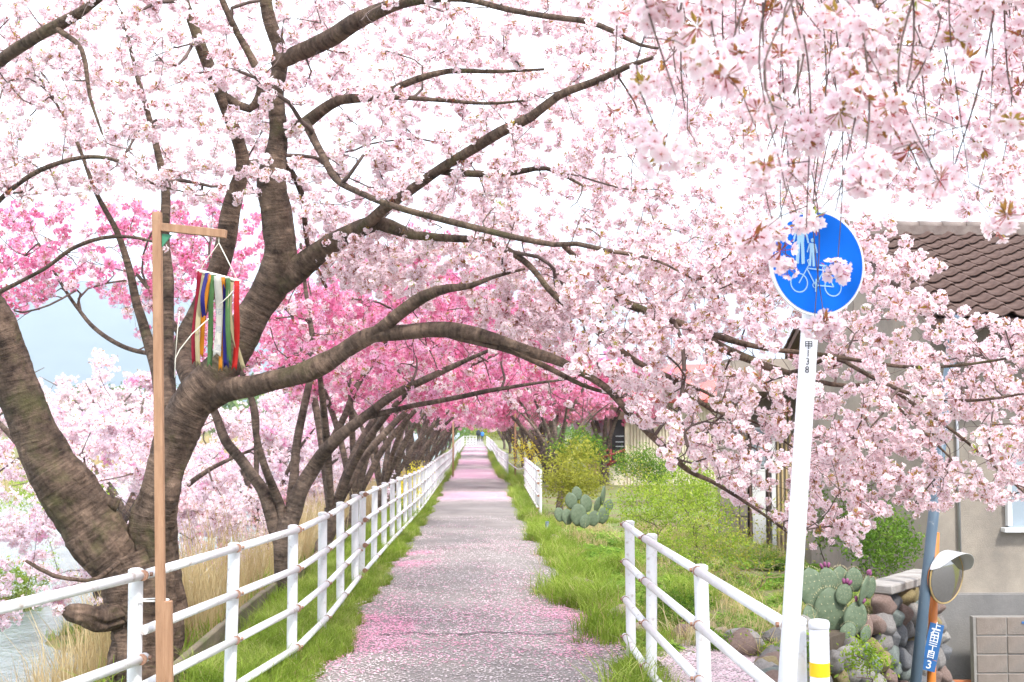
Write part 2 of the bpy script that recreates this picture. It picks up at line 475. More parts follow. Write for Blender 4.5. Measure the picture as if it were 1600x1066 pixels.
def water_material():
    m = bpy.data.materials.new("river_water")
    m.use_nodes = True
    nt = m.node_tree
    b = nt.nodes["Principled BSDF"]
    b.inputs["Base Color"].default_value = (0.22, 0.26, 0.26, 1)
    b.inputs["Roughness"].default_value = 0.16
    b.inputs["Specular IOR Level"].default_value = 0.9
    ge = N(nt, "ShaderNodeNewGeometry")
    mp = N(nt, "ShaderNodeMapping")
    mp.inputs["Scale"].default_value = (2.2, 1.2, 1)
    nt.links.new(ge.outputs["Position"], mp.inputs[0])
    nz = N(nt, "ShaderNodeTexNoise", Scale=2.4, Detail=5.0, Roughness=0.6, Distortion=0.6)
    nt.links.new(mp.outputs[0], nz.inputs["Vector"])
    bp = N(nt, "ShaderNodeBump", Strength=0.7, Distance=0.08)
    nt.links.new(nz.outputs["Fac"], bp.inputs["Height"])
    nt.links.new(bp.outputs[0], b.inputs["Normal"])
    return m


M['ground'] = ground_material()
M['path'] = path_material()
M['water'] = water_material()
M['dry_stem'] = mat('dry_stem', (.20, .13, .085), rough=.9, var=(.34, .25, .16), scale=9)
M['soil'] = mat('dark_soil', (.06, .045, .032), rough=1, var=(.11, .085, .06), scale=8, bump=.6)
M['hill'] = mat("forested_hill", (0.035, 0.06, 0.05), rough=1.0, var=(0.07, 0.10, 0.075), scale=0.012, spec=0.0)


# ------------------------------------------------------------------ object helpers
def tagit(o, label=None, cat=None, group=None, kind=None):
    if label: o['label'] = label
    if cat: o['category'] = cat
    if group: o['group'] = group
    if kind: o['kind'] = kind
    return o


def root(name, loc, label, cat, group=None):
    o = bpy.data.objects.new(name, None)
    o.empty_display_size = 0.2
    o.location = loc
    COL.objects.link(o)
    return tagit(o, label, cat, group)


def world_loc(o):
    v = Vector(o.location)
    while o.parent:
        o = o.parent
        v += Vector(o.location)
    return v


def mesh_from(name, verts, faces, smooth=True, attrs=None, mats=None, mat_idx=None):
    me = bpy.data.meshes.new(name)
    verts = np.asarray(verts, dtype=np.float32).reshape(-1, 3)
    if isinstance(faces, np.ndarray):
        nf, k = faces.shape
        me.vertices.add(len(verts))
        me.vertices.foreach_set("co", verts.ravel())
        me.loops.add(nf * k)
        me.loops.foreach_set("vertex_index", faces.astype(np.int32).ravel())
        me.polygons.add(nf)
        me.polygons.foreach_set("loop_start", np.arange(0, nf * k, k, dtype=np.int32))
        me.polygons.foreach_set("loop_total", np.full(nf, k, dtype=np.int32))
    else:
        me.from_pydata(verts.tolist(), [], [list(map(int, f)) for f in faces])
    for m_ in (mats or []):
        me.materials.append(m_)
    if mat_idx is not None:
        me.polygons.foreach_set("material_index", np.asarray(mat_idx, dtype=np.int32))
    me.update(calc_edges=True)
    if smooth:
        me.polygons.foreach_set("use_smooth", np.ones(len(me.polygons), dtype=bool))
    for an, (typ, dat) in (attrs or {}).items():
        a = me.attributes.new(an, typ, 'POINT')
        dat = np.asarray(dat, dtype=np.float32)
        a.data.foreach_set('vector' if typ == 'FLOAT_VECTOR' else 'value', dat.ravel())
    me.validate()
    return me


def link(name, me, parent=None, loc=(0, 0, 0), rot=(0, 0, 0), scale=None, m=None):
    o = bpy.data.objects.new(name, me)
    COL.objects.link(o)
    o.location = loc
    o.rotation_euler = rot
    if scale is not None:
        o.scale = scale if hasattr(scale, '__len__') else (scale,) * 3
    if parent: o.parent = parent
    if m is not None: me.materials.append(m)
    return o


class MB:
    """collects simple solids"""
    def __init__(s):
        s.v, s.f = [], []

    def add(s, vs, fs):
        b = len(s.v)
        s.v += [tuple(v) for v in vs]
        s.f += [[b + i for i in f] for f in fs]
        return s

    def box(s, c, d, rot=None):
        x, y, z = d[0] / 2, d[1] / 2, d[2] / 2
        vs = [Vector((i, j, k)) for i in (-x, x) for j in (-y, y) for k in (-z, z)]
        if rot is not None:
            vs = [rot @ v for v in vs]
        c = Vector(c)
        vs = [v + c for v in vs]
        return s.add(vs, [(0, 1, 3, 2), (4, 6, 7, 5), (0, 4, 5, 1), (2, 3, 7, 6), (0, 2, 6, 4), (1, 5, 7, 3)])

    def tube(s, pts, r, n=10, cap=True, dome=False):
        pts = [Vector(p) for p in pts]
        if not hasattr(r, '__len__'):
            r = [r] * len(pts)
        if dome:   # rounded far end
            d = (pts[-1] - pts[-2]).normalized()
            for a in (35, 65):
                pts.append(pts[-1 if a == 35 else -1] + d * r[-1 if a == 35 else -1] * (0.4 if a == 35 else 0.25))
                r = list(r) + [r[-1] * (0.85 if a == 35 else 0.55)]
        vs, fs = [], []
        t0 = (pts[1] - pts[0]).normalized()
        ref = Vector((0, 0, 1)) if abs(t0.z) < 0.9 else Vector((1, 0, 0))
        u = t0.cross(ref).normalized()
        for i, p in enumerate(pts):
            t = (pts[min(i + 1, len(pts) - 1)] - pts[max(i - 1, 0)]).normalized()
            u = (u - t * u.dot(t)).normalized()
            w = t.cross(u)
            for k in range(n):
                a = 2 * PI * k / n
                vs.append(p + (u * math.cos(a) + w * math.sin(a)) * r[i])
        for i in range(len(pts) - 1):
            for k in range(n):
                a, b = i * n + k, i * n + (k + 1) % n
                fs.append((a, a + n, b + n, b))
        if cap:
            fs.append(tuple(range(n)))
            fs.append(tuple(reversed(range((len(pts) - 1) * n, len(pts) * n))))
        return s.add(vs, fs)

    def mesh(s, name, m=None, smooth=False, bevel=0):
        me = bpy.data.meshes.new(name)
        me.from_pydata(s.v, [], s.f)
        if smooth:
            me.polygons.foreach_set("use_smooth", [len(p.vertices) <= 4 for p in me.polygons])
        if m: me.materials.append(m)
        if bevel:
            import bmesh
            bm = bmesh.new()
            bm.from_mesh(me)
            bmesh.ops.bevel(bm, geom=bm.edges[:], offset=bevel, segments=1, affect='EDGES')
            bm.to_mesh(me)
            bm.free()
        me.update()
        return me

    def obj(s, name, m, parent=None, smooth=False, bevel=0, sub=None):
        o = Vector((0, 0, 0))
        if parent is not None:
            o = world_loc(parent)
        s.v = [tuple(Vector(v) - o) for v in s.v]
        return link(name, s.mesh(name, m, smooth, bevel), parent)


def bx(name, c, d, m, parent, rot=None, bevel=0):
    return MB().box(c, d, rot).obj(name, m, parent, bevel=bevel)


# ------------------------------------------------------------------ terrain
PROF_Y = np.array([-40, 0, 13, 20, 27, 43, 66, 84, 110, 135, 200, 500, 6000.0])
PROF_Z = np.array([0, 0, 0, -.14, -.30, -.42, -.66, -.55, -.62, -.75, -.8, -.8, -.8])


def prof(y):
    # smoothed piecewise profile of the levee top
    y = np.asarray(y, dtype=float)
    return (np.interp(y - 3, PROF_Y, PROF_Z) + np.interp(y, PROF_Y, PROF_Z) * 2 + np.interp(y + 3, PROF_Y, PROF_Z)) / 4


def sstep(a, b, x):
    t = np.clip((x - a) / (b - a), 0, 1)
    return t * t * (3 - 2 * t)


EDGE = [(1.45, -20.0), (1.75, 6.0), (2.05, 9.0), (3.0, 11.3), (4.3, 12.9), (4.75, 30.0), (4.8, 60.0)]


ISLETS = [(-6.6, 23), (-8.8, 15.5), (-5.0, 31), (-9.5, 36), (-6.2, 44), (-7.5, 58), (-8.2, 76), (-9.5, 98), (-9.6, 26)]


def edge_x(y):
    ys = [p[1] for p in EDGE]
    return np.interp(y, ys, [p[0] for p in EDGE])


def ground_z(x, y):
    x = np.asarray(x, dtype=float)
    y = np.asarray(y, dtype=float)
    p = prof(y)
    z = p.copy() if p.shape == x.shape else np.broadcast_to(p, np.broadcast(x, y).shape).copy()
    # left bank, river bed, opposite bank
    t = sstep(-1.85, -5.6, x)
    z = z + (-2.7 - p) * t
    t2 = sstep(-21, -27, x)
    z = z + (-0.6 + 2.7) * t2 + sstep(-60, -300, x) * 1.5
    for ix, iy in ISLETS:
        r2 = ((x - ix + .25 * np.sin(y * 2.1)) ** 2 + ((y - iy + .5 * np.sin(x * 2.7)) / 1.9) ** 2)
        z = np.maximum(z, -1.86 - r2 * .22)
    # right: terrace edge, street 2 m lower close to the camera
    e = edge_x(y)
    near = 1 - sstep(24, 34, y)
    wdt = np.interp(y, [9.0, 11.0], [0.9, 0.3])
    d = sstep(0.0, 1.0, (x - e) / wdt) * near
    z = z - d * 2.2
    z = z - 0.10 * sstep(1.0, 3.0, x) * (1 - d)
    # sunk slightly under the path
    z = np.where(np.abs(x) < 0.9, z - 0.03, z)
    # little unevenness
    z = z + 0.018 * np.sin(x * 5.1 + 1.3 * np.sin(y * 2.3)) * np.cos(y * 3.7 + x) * (np.abs(x) > 1.0)
    return z


def gz(x, y):
    return float(ground_z(np.array([x]), np.array([y]))[0])


xs = np.unique(np.concatenate([-np.geomspace(30, 5000, 16), np.arange(-30, -8, 1.0), np.arange(-8, -0.9, 0.3), [-0.93, -0.9, -0.88, 0.88, 0.9, 0.93],
                               np.arange(1.0, 7, 0.2), np.arange(7, 30, 2.0), np.geomspace(30, 5000, 12)]))
ys = np.unique(np.concatenate([-np.geomspace(20, 3000, 8), np.arange(-20, 4, 2.0), np.arange(4, 30, 0.4), np.arange(30, 160, 2.5), np.geomspace(160, 7000, 20)]))
X, Y = np.meshgrid(xs, ys, indexing='ij')
Z = ground_z(X, Y)
ny = len(ys)
idx = np.arange(len(xs) * ny).reshape(len(xs), ny)
fq = np.stack([idx[:-1, :-1], idx[1:, :-1], idx[1:, 1:], idx[:-1, 1:]], -1).reshape(-1, 4)
g = link("ground", mesh_from("ground", np.stack([X, Y, Z], -1).reshape(-1, 3), fq), m=M['ground'])
tagit(g, "grassy levee and garden ground either side of the path", "ground", kind='structure')


# path: strip with uneven edges
def path_edges(y):
    nl = 0.05 * math.sin(y * 1.7) + 0.04 * math.sin(y * 4.3 + 1) + 0.03 * math.sin(y * 9.1)
    nr = 0.05 * math.sin(y * 1.3 + 2) + 0.04 * math.sin(y * 3.7 + 4) + 0.03 * math.sin(y * 8.3)
    wid = 0.12 * sstep(20, 45, y) + 0.35 * math.exp(-((y - 44) / 3.5) ** 2)
    wr = 0.28 * math.exp(-((y - 10.3) / 0.9) ** 4) * 0.6
    return -0.97 - nl - wid * 0.3, 0.95 + nr + wid + wr


def petal_density(x, y):
    """(density, pinkness) of the fallen petals"""
    n = mnoise.noise(Vector((x * 1.3, y * 0.55, 3.1)))
    n2 = mnoise.noise(Vector((x * 3.3, y * 1.7, 9.1)))
    near = 1 - sstep(10.2, 12.5, y)
    dens = 0.20 + 0.17 * near + 0.16 * n + 0.14 * n2
    pink = 0.10 + 0.3 * n - 0.22 * (1 - sstep(8.2, 9.6, y))
    # magenta drifts along the edges
    n3 = max(0.0, min(1.3, 0.75 + 1.3 * mnoise.noise(Vector((x * 2.1, y * 1.4, 21))) + 0.7 * mnoise.noise(Vector((x * 6.1, y * 4.4, 5)))))
    l = math.exp(-((x + 0.78) / 0.36) ** 2) * n3
    r = math.exp(-((x - 0.82) / 0.30) ** 2) * n3
    b1 = math.exp(-((y - 10.6) / 1.5) ** 2)
    b2 = math.exp(-((y - 16.5) / 2.0) ** 2)
    dens += (l + r * 0.7) * b1 * 0.5 + l * b2 * 0.5 + 0.15 * b1
    pink += (l + r * 0.8) * (b1 + b2 * l) * 0.8 + 0.38 * b1
    for c, w in ((36, 3.0), (52, 4.0), (60, 5), (74, 6), (95, 9), (120, 12)):
        b = math.exp(-((y - c) / w) ** 2)
        dens += 0.75 * b
        pink += 0.7 * b
    if 19 < y < 33:
        dens -= 0.12
    return max(0.0, min(0.80, dens)), max(0.0, min(1.0, pink))


py_ = np.concatenate([np.arange(-6, 30, 0.12), np.arange(30, 80, 0.6), np.arange(80, 205, 2.5)])
vs, pd, pp = [], [], []
K = 21
for y in py_:
    a, b = path_edges(y)
    for k in range(K):
        x = a + (b - a) * k / (K - 1)
        camber = 0.02 * (1 - (x / 1.0) ** 2)
        vs.append((x, y, float(prof(y)) + 0.012 + max(camber, -0.03)))
        d_, p_ = petal_density(x, y)
        pd.append(d_ if y > 26 else d_ * (0.5 + 0.3 * float(sstep(12, 26, y))))
        pp.append(p_)
fs = [(i * K + k, i * K + k + 1, (i + 1) * K + k + 1, (i + 1) * K + k) for i in range(len(py_) - 1) for k in range(K - 1)]
po = link("path", mesh_from("path", vs, np.array(fs), attrs={"petals": ('FLOAT', pd), "pinkness": ('FLOAT', pp)}), m=M['path'])
tagit(po, "straight grey asphalt path strewn with pink petals", "path", kind='structure')

# crack line across the path
ck = MB()
pts = [(x, 10.25 + 0.05 * math.sin(x * 9) + 0.03 * math.sin(x * 23), 0) for x in np.arange(-0.75, 0.78, 0.05)]
for a, b in zip(pts[:-1], pts[1:]):
    w_ = 0.010 + 0.006 * random.random()
    za = float(prof(a[1])) + 0.021 + 0.02 * (1 - a[0] ** 2)
    zb = float(prof(b[1])) + 0.021 + 0.02 * (1 - b[0] ** 2)
    ck.add([(a[0], a[1] - w_, za), (b[0], b[1] - w_, zb), (b[0], b[1] + w_, zb), (a[0], a[1] + w_, za)], [(0, 1, 2, 3)])
cko = ck.obj("path_crack", M['black_print'])
tagit(cko, "thin dark crack running across the petal strewn path", "crack", kind='structure')

# petal covered patch of asphalt outside the right fence
vs, pd, pp = [], [], []
NX, NY = 8, 24
for j in range(NY):
    y = 4.0 + 6.0 * j / (NY - 1)
    x1 = min(edge_x(y) - 0.05, 2.2)
    for i in range(NX):
        x = 1.27 + 0.06 * math.sin(y * 3) + (x1 - 1.27) * i / (NX - 1)
        vs.append((x, y, gz(x, y) + 0.03))
        pd.append(0.8)
        pp.append(0.35)
fs = [(j * NX + k, j * NX + k + 1, (j + 1) * NX + k + 1, (j + 1) * NX + k) for j in range(NY - 1) for k in range(NX - 1)]
sp = link("pavement", mesh_from("pavement", vs, np.array(fs), attrs={"petals": ('FLOAT', pd), "pinkness": ('FLOAT', pp)}), m=M['path'])
tagit(sp, "petal covered strip of asphalt outside the right railing", "pavement", kind='structure')

# street below on the right
st = link("street", mesh_from("street", [(3.4, -90, -2.16), (160, -90, -2.16), (160, 13.9, -2.16), (5.2, 13.9, -2.16), (5.2, 12, -2.16), (3.4, 9, -2.16)],
                              [(0, 1, 2, 3, 4, 5)], smooth=False), m=mat("street_asphalt", (0.10, 0.10, 0.10), rough=0.9, var=(0.15, 0.15, 0.15), scale=3))
tagit(st, "lower asphalt street beside the house", "street", kind='structure')

# river
wx = np.array([-26, -22, -18, -14, -10, -7, -3.2])
wy = np.concatenate([np.arange(-30, 200, 10), np.geomspace(200, 3000, 8)])
Xw, Yw = np.meshgrid(wx, wy, indexing='ij')
ii = np.arange(Xw.size).reshape(Xw.shape)
wf = np.stack([ii[:-1, :-1], ii[1:, :-1], ii[1:, 1:], ii[:-1, 1:]], -1).reshape(-1, 4)
wo = link("river_water", mesh_from("river_water", np.stack([Xw, Yw, np.full_like(Xw, -2.0)], -1).reshape(-1, 3), wf), m=M['water'])
tagit(wo, "pale rippled river water left of the levee", "river", kind='structure')

# hills far off
hx = np.linspace(-3400, 2600, 90)
vs, fs = [], []
for i, x in enumerate(hx):
    ridge = 430 * math.exp(-((x + 1150) / 700) ** 2) + 190 * math.exp(-((x + 2400) / 700) ** 2) + 90 * math.exp(-((x - 1200) / 1500) ** 2)
    ridge += 40 * mnoise.fractal(Vector((x * 0.002, 0.3, 0)), 0.8, 2.0, 5) + 20
    for j, t in enumerate(np.linspace(0, 1, 14)):
        yy = 3000 + 1500 * t
        z = ridge * math.sin(t * PI * 0.62) / math.sin(PI * 0.5) * 1.0
        z += 25 * t * mnoise.fractal(Vector((x * 0.004, yy * 0.004, 2)), 0.8, 2.0, 5)
        vs.append((x, yy, z - 1.5))
fs = [(i * 14 + j, (i + 1) * 14 + j, (i + 1) * 14 + j + 1, i * 14 + j + 1) for i in range(89) for j in range(13)]
ho = link("hills", mesh_from("hills", vs, np.array(fs)), m=M['hill'])
tagit(ho, "blue forested mountain ridge beyond the river", "mountain", kind='structure')

# ------------------------------------------------------------------ source meshes for blossom
SRC = bpy.data.collections.new("blossom_sources")     # never linked to the scene: only instanced


def quat_axes(d, rnd):
    d = d / np.linalg.norm(d)
    a = np.array([0, 0, 1.0]) if abs(d[2]) < 0.9 else np.array([1.0, 0, 0])
    u = np.cross(d, a); u /= np.linalg.norm(u)
    v = np.cross(d, u)
    c, s = math.cos(rnd), math.sin(rnd)
    return u * c + v * s, v * c - u * s, d


def flower(V, Fc, MI, G, c, d, size, r, full=True):
    u, v, w = quat_axes(d, r.random() * 6.28)
    cup = 0.25 + 0.45 * r.random()
    for k in range(5):
        a = 2 * PI * k / 5 + r.normal() * 0.08
        e = u * math.cos(a) + v * math.sin(a)
        t = -u * math.sin(a) + v * math.cos(a)
        L = size * (0.9 + 0.2 * r.random())
        wd = L * 0.42
        cu = cup + r.normal() * 0.12
        b = len(V)
        V += [c + e * L * 0.06,
              c + e * L * 0.55 + t * wd + w * L * cu * 0.45,
              c + e * L * 0.93 + t * wd * 0.6 + w * L * cu * 0.75,
              c + e * L * 0.86 + w * L * cu * 0.62,
              c + e * L * 0.93 - t * wd * 0.6 + w * L * cu * 0.75,
              c + e * L * 0.55 - t * wd + w * L * cu * 0.45]
        G += [0.0, 0.75, 1, 0.95, 1, 0.75]
        Fc += [(b, b + 1, b + 2, b + 3), (b, b + 3, b + 4, b + 5)]
        MI += [0, 0]
    if full:   # stamens: a little spiky cone
        b = len(V)
        for k in range(4):
            a = 2 * PI * k / 4
            V.append(c + (u * math.cos(a) + v * math.sin(a)) * size * 0.11 + w * size * 0.02)
            G.append(0)
        V.append(c + w * size * 0.28); G.append(0)
        for k in range(4):
            Fc.append((b + k, b + (k + 1) % 4, b + 4)); MI.append(1)


def leaflet(V, Fc, MI, G, c, d, L, r):
    u, v, w = quat_axes(d, r.random() * 6.28)
    b = len(V)
    V += [c, c + w * L * 0.5 + u * L * 0.16, c + w * L + v * L * 0.1, c + w * L * 0.5 - u * L * 0.16, c + w * L * 0.5 + v * L * 0.07]
    G += [1] * 5
    Fc += [(b, b + 1, b + 4), (b + 1, b + 2, b + 4), (b + 2, b + 3, b + 4), (b + 3, b, b + 4)]
    MI += [2] * 4


def stem(V, Fc, MI, G, a, b_, rad, mi):
    d = b_ - a
    u, v, w = quat_axes(d, 0.3)
    b = len(V)
    for p in (a, b_):
        for k in range(3):
            an = 2 * PI * k / 3
            V.append(p + (u * math.cos(an) + v * math.sin(an)) * rad); G.append(0)
    for k in range(3):
        Fc.append((b + k, b + (k + 1) % 3, b + 3 + (k + 1) % 3, b + 3 + k)); MI.append(mi)


def cluster_mesh(name, seed, nfl, R, size, nleaf, petal, units=1, spread=0.0, full=True, budf=0.18, leafsize=0.029):
    r = np.random.default_rng(seed)
    V, Fc, MI, G = [], [], [], []
    for un in range(units):
        o = np.zeros(3) if units == 1 else r.normal(size=3) * spread * np.array([1, 1, 0.7])
        if units > 1 and un:
            stem(V, Fc, MI, G, o * 0.2, o, 0.003, 1)
        ph = r.random() * 6.28
        n = max(4, int(nfl * (0.75 + 0.5 * r.random())))
        for k in range(n):
            zc = 0.95 - 1.75 * (k + 0.5) / n          # more of them hanging out and down
            zc = -zc * 0.9 + 0.05
            a = ph + k * 2.39996
            s_ = math.sqrt(max(0.0, 1 - zc * zc))
            d = np.array([s_ * math.cos(a), s_ * math.sin(a), zc]) + r.normal(size=3) * 0.16
            d /= np.linalg.norm(d)
            rr = R * (0.78 + 0.34 * r.random())
            p = o + d * rr
            if full:
                stem(V, Fc, MI, G, o + d * 0.004, p, 0.0013, 1 if r.random() < 0.4 else 2)
            fd = d + r.normal(size=3) * 0.35 + np.array([0, 0, -0.15])
            if r.random() < budf:
                leaflet(V, Fc, MI, G, p, fd, size * 0.9, r)
                MI[-4:] = [1] * 4
            else:
                flower(V, Fc, MI, G, p, fd, size, r, full)
        for k in range(nleaf):
            d = r.normal(size=3) + np.array([0, 0, 0.7])
            d /= np.linalg.norm(d)
            leaflet(V, Fc, MI, G, o + d * R * 0.25, d, leafsize * (0.7 + 0.7 * r.random()), r)
    me = mesh_from(name, np.array(V), [tuple(f) for f in Fc], smooth=False, attrs={"grad": ('FLOAT', G)},
                   mats=[petal, M['calyx'], M['young_leaf']], mat_idx=MI)
    return me


def src_collection(name, meshes):
    c = bpy.data.collections.new(name)
    for me in meshes:
        o = bpy.data.objects.new(me.name, me)
        c.objects.link(o)
    return c


C_NEAR = src_collection("near_clusters", [cluster_mesh("blossom_cluster", 10 + i, 15, 0.034, 0.0205, 7, M['petal_pale']) for i in range(4)])
C_NEARW = src_collection("near_white_clusters", [cluster_mesh("blossom_cluster", 20 + i, 14, 0.035, 0.022, 3, M['petal_white']) for i in range(3)])
C_HOT = src_collection("deep_pink_clusters", [cluster_mesh("blossom_cluster", 30 + i, 11, 0.033, 0.023, 4, M['petal_hot']) for i in range(3)])
C_MIDN = src_collection('mid_pink_clusters', [cluster_mesh('blossom_cluster', 80 + i, 11, 0.034, 0.022, 4, M['petal_mid']) for i in range(3)])
C_FPALE = src_collection("pale_sprays", [cluster_mesh("blossom_spray", 40 + i, 8, 0.04, 0.030, 2, M['petal_pale'], units=5, spread=0.085, full=False, leafsize=0.05) for i in range(3)])
C_FWHITE = src_collection("white_sprays", [cluster_mesh("blossom_spray", 50 + i, 8, 0.04, 0.030, 2, M['petal_white'], units=5, spread=0.085, full=False, leafsize=0.05) for i in range(3)])
C_FHOT = src_collection("deep_pink_sprays", [cluster_mesh("blossom_spray", 60 + i, 8, 0.045, 0.033, 2, M['petal_hot'], units=5, spread=0.085, full=False, leafsize=0.05) for i in range(3)])
C_FMID = src_collection("mid_pink_sprays", [cluster_mesh("blossom_spray", 70 + i, 8, 0.045, 0.033, 2, M['petal_mid'], units=5, spread=0.09, full=False, leafsize=0.05) for i in range(3)])


def scatter_group(name, coll):
    ng = bpy.data.node_groups.new(name, 'GeometryNodeTree')
    ng.interface.new_socket("Geometry", in_out='INPUT', socket_type='NodeSocketGeometry')
    ng.interface.new_socket("Geometry", in_out='OUTPUT', socket_type='NodeSocketGeometry')
    gi = ng.nodes.new('NodeGroupInput')
    go = ng.nodes.new('NodeGroupOutput')
    iop = ng.nodes.new('GeometryNodeInstanceOnPoints')
    ci = ng.nodes.new('GeometryNodeCollectionInfo')
    ci.inputs['Collection'].default_value = coll
    ci.inputs['Separate Children'].default_value = True
    ci.inputs['Reset Children'].default_value = True
    na = ng.nodes.new('GeometryNodeInputNamedAttribute')
    na.data_type = 'FLOAT_VECTOR'
    na.inputs['Name'].default_value = 'rot'
    er = ng.nodes.new('FunctionNodeEulerToRotation')
    ns = ng.nodes.new('GeometryNodeInputNamedAttribute')
    ns.data_type = 'FLOAT'
    ns.inputs['Name'].default_value = 'scl'
    iop.inputs['Pick Instance'].default_value = True
    L = ng.links
    L.new(gi.outputs[0], iop.inputs['Points'])
    L.new(ci.outputs[0], iop.inputs['Instance'])
    L.new(na.outputs[0], er.inputs[0])
    L.new(er.outputs[0], iop.inputs['Rotation'])
    L.new(ns.outputs[0], iop.inputs['Scale'])
    L.new(iop.outputs[0], go.inputs[0])
    return ng


NG = {}


def scatter(name, pts, coll, parent=None, smin=0.8, smax=1.2, tilt=0.5, scl=None):
    pts = np.asarray(pts, dtype=np.float32).reshape(-1, 3)
    n = len(pts)
    if parent is not None:
        pts = pts - np.array(world_loc(parent), dtype=np.float32)
    rot = np.stack([rng.normal(size=n) * tilt, rng.normal(size=n) * tilt, rng.random(n) * 6.28], -1)
    if scl is None:
        scl = smin + (smax - smin) * rng.random(n)
    me = bpy.data.meshes.new(name)
    me.vertices.add(n)
    me.vertices.foreach_set("co", pts.ravel())
    a = me.attributes.new("rot", 'FLOAT_VECTOR', 'POINT'); a.data.foreach_set('vector', rot.astype(np.float32).ravel())
    a = me.attributes.new("scl", 'FLOAT', 'POINT'); a.data.foreach_set('value', np.asarray(scl, dtype=np.float32))
    o = link(name, me, parent)
    if coll.name not in NG:
        NG[coll.name] = scatter_group("scatter_" + coll.name, coll)
    md = o.modifiers.new("scatter", 'NODES')
    md.node_group = NG[coll.name]
    return o


# ------------------------------------------------------------------ branching
def catmull(P, step):
    P = np.asarray(P, dtype=float)
    out = []
    Q = np.vstack([2 * P[0] - P[1], P, 2 * P[-1] - P[-2]])
    for i in range(1, len(Q) - 2):
        p0, p1, p2, p3 = Q[i - 1], Q[i], Q[i + 1], Q[i + 2]
        n = max(1, int(np.linalg.norm(p2[:3] - p1[:3]) / step))
        for k in range(n):
            t = k / n
            out.append(0.5 * ((2 * p1) + (-p0 + p2) * t + (2 * p0 - 5 * p1 + 4 * p2 - p3) * t * t + (-p0 + 3 * p1 - 3 * p2 + p3) * t ** 3))
    out.append(P[-1])
    return np.array(out)


class Tubes:
    def __init__(s):
        s.V, s.F, s.B, s.n = [], [], [], 0

    def add(s, P, R, k, wob=0.0, seed=0.0):
        P = np.asarray(P, dtype=float)
        m = len(P)
        T = np.empty_like(P)
        T[1:-1] = P[2:] - P[:-2]
        T[0] = P[1] - P[0]
        T[-1] = P[-1] - P[-2]
        T /= (np.linalg.norm(T, axis=1, keepdims=True) + 1e-9)
        U = np.empty_like(P)
        a = np.array([0, 0, 1.0]) if abs(T[0][2]) < 0.9 else np.array([1.0, 0, 0])
        u = np.cross(T[0], a)
        u /= np.linalg.norm(u)
        for i in range(m):
            u = u - T[i] * (u @ T[i])
            u = u / (np.linalg.norm(u) + 1e-9)
            U[i] = u
        Wv = np.cross(T, U)
        ang = np.arange(k) * 2 * PI / k
        R = np.asarray(R, dtype=float).reshape(-1, 1)
        acc = np.concatenate([[0], np.cumsum(np.linalg.norm(np.diff(P, axis=0), axis=1))])
        rr = np.repeat(R, k, 1)
        if wob:
            A, S = np.meshgrid(ang, acc)
            rr = rr * (1 + wob * (np.sin(2 * A + S * 3.1 + seed) * 0.5 + np.sin(3 * A - S * 5.3 + seed * 2) * 0.35 + np.sin(A + S * 9 + seed) * 0.35 + np.sin(5 * A + S * 17) * 0.18))
        V = P[:, None, :] + rr[:, :, None] * (U[:, None, :] * np.cos(ang)[None, :, None] + Wv[:, None, :] * np.sin(ang)[None, :, None])
        s.V.append(V.reshape(-1, 3))
        bark = np.stack([rr * np.cos(ang)[None, :] * 3, rr * np.sin(ang)[None, :] * 3, np.repeat(acc[:, None], k, 1) + seed], -1)
        s.B.append(bark.reshape(-1, 3))
        i0 = (np.arange(m - 1) * k)[:, None] + np.arange(k)[None, :]
        i1 = (np.arange(m - 1) * k)[:, None] + ((np.arange(k) + 1) % k)[None, :]
        s.F.append(np.stack([i0, i1, i1 + k, i0 + k], -1).reshape(-1, 4) + s.n)
        s.n += m * k

    def obj(s, name, m, parent=None):
        V = np.concatenate(s.V)
        if parent is not None:
            V = V - np.array(world_loc(parent))
        return link(name, mesh_from(name, V, np.concatenate(s.F), attrs={"bark": ('FLOAT_VECTOR', np.concatenate(s.B))}), parent, m=m)


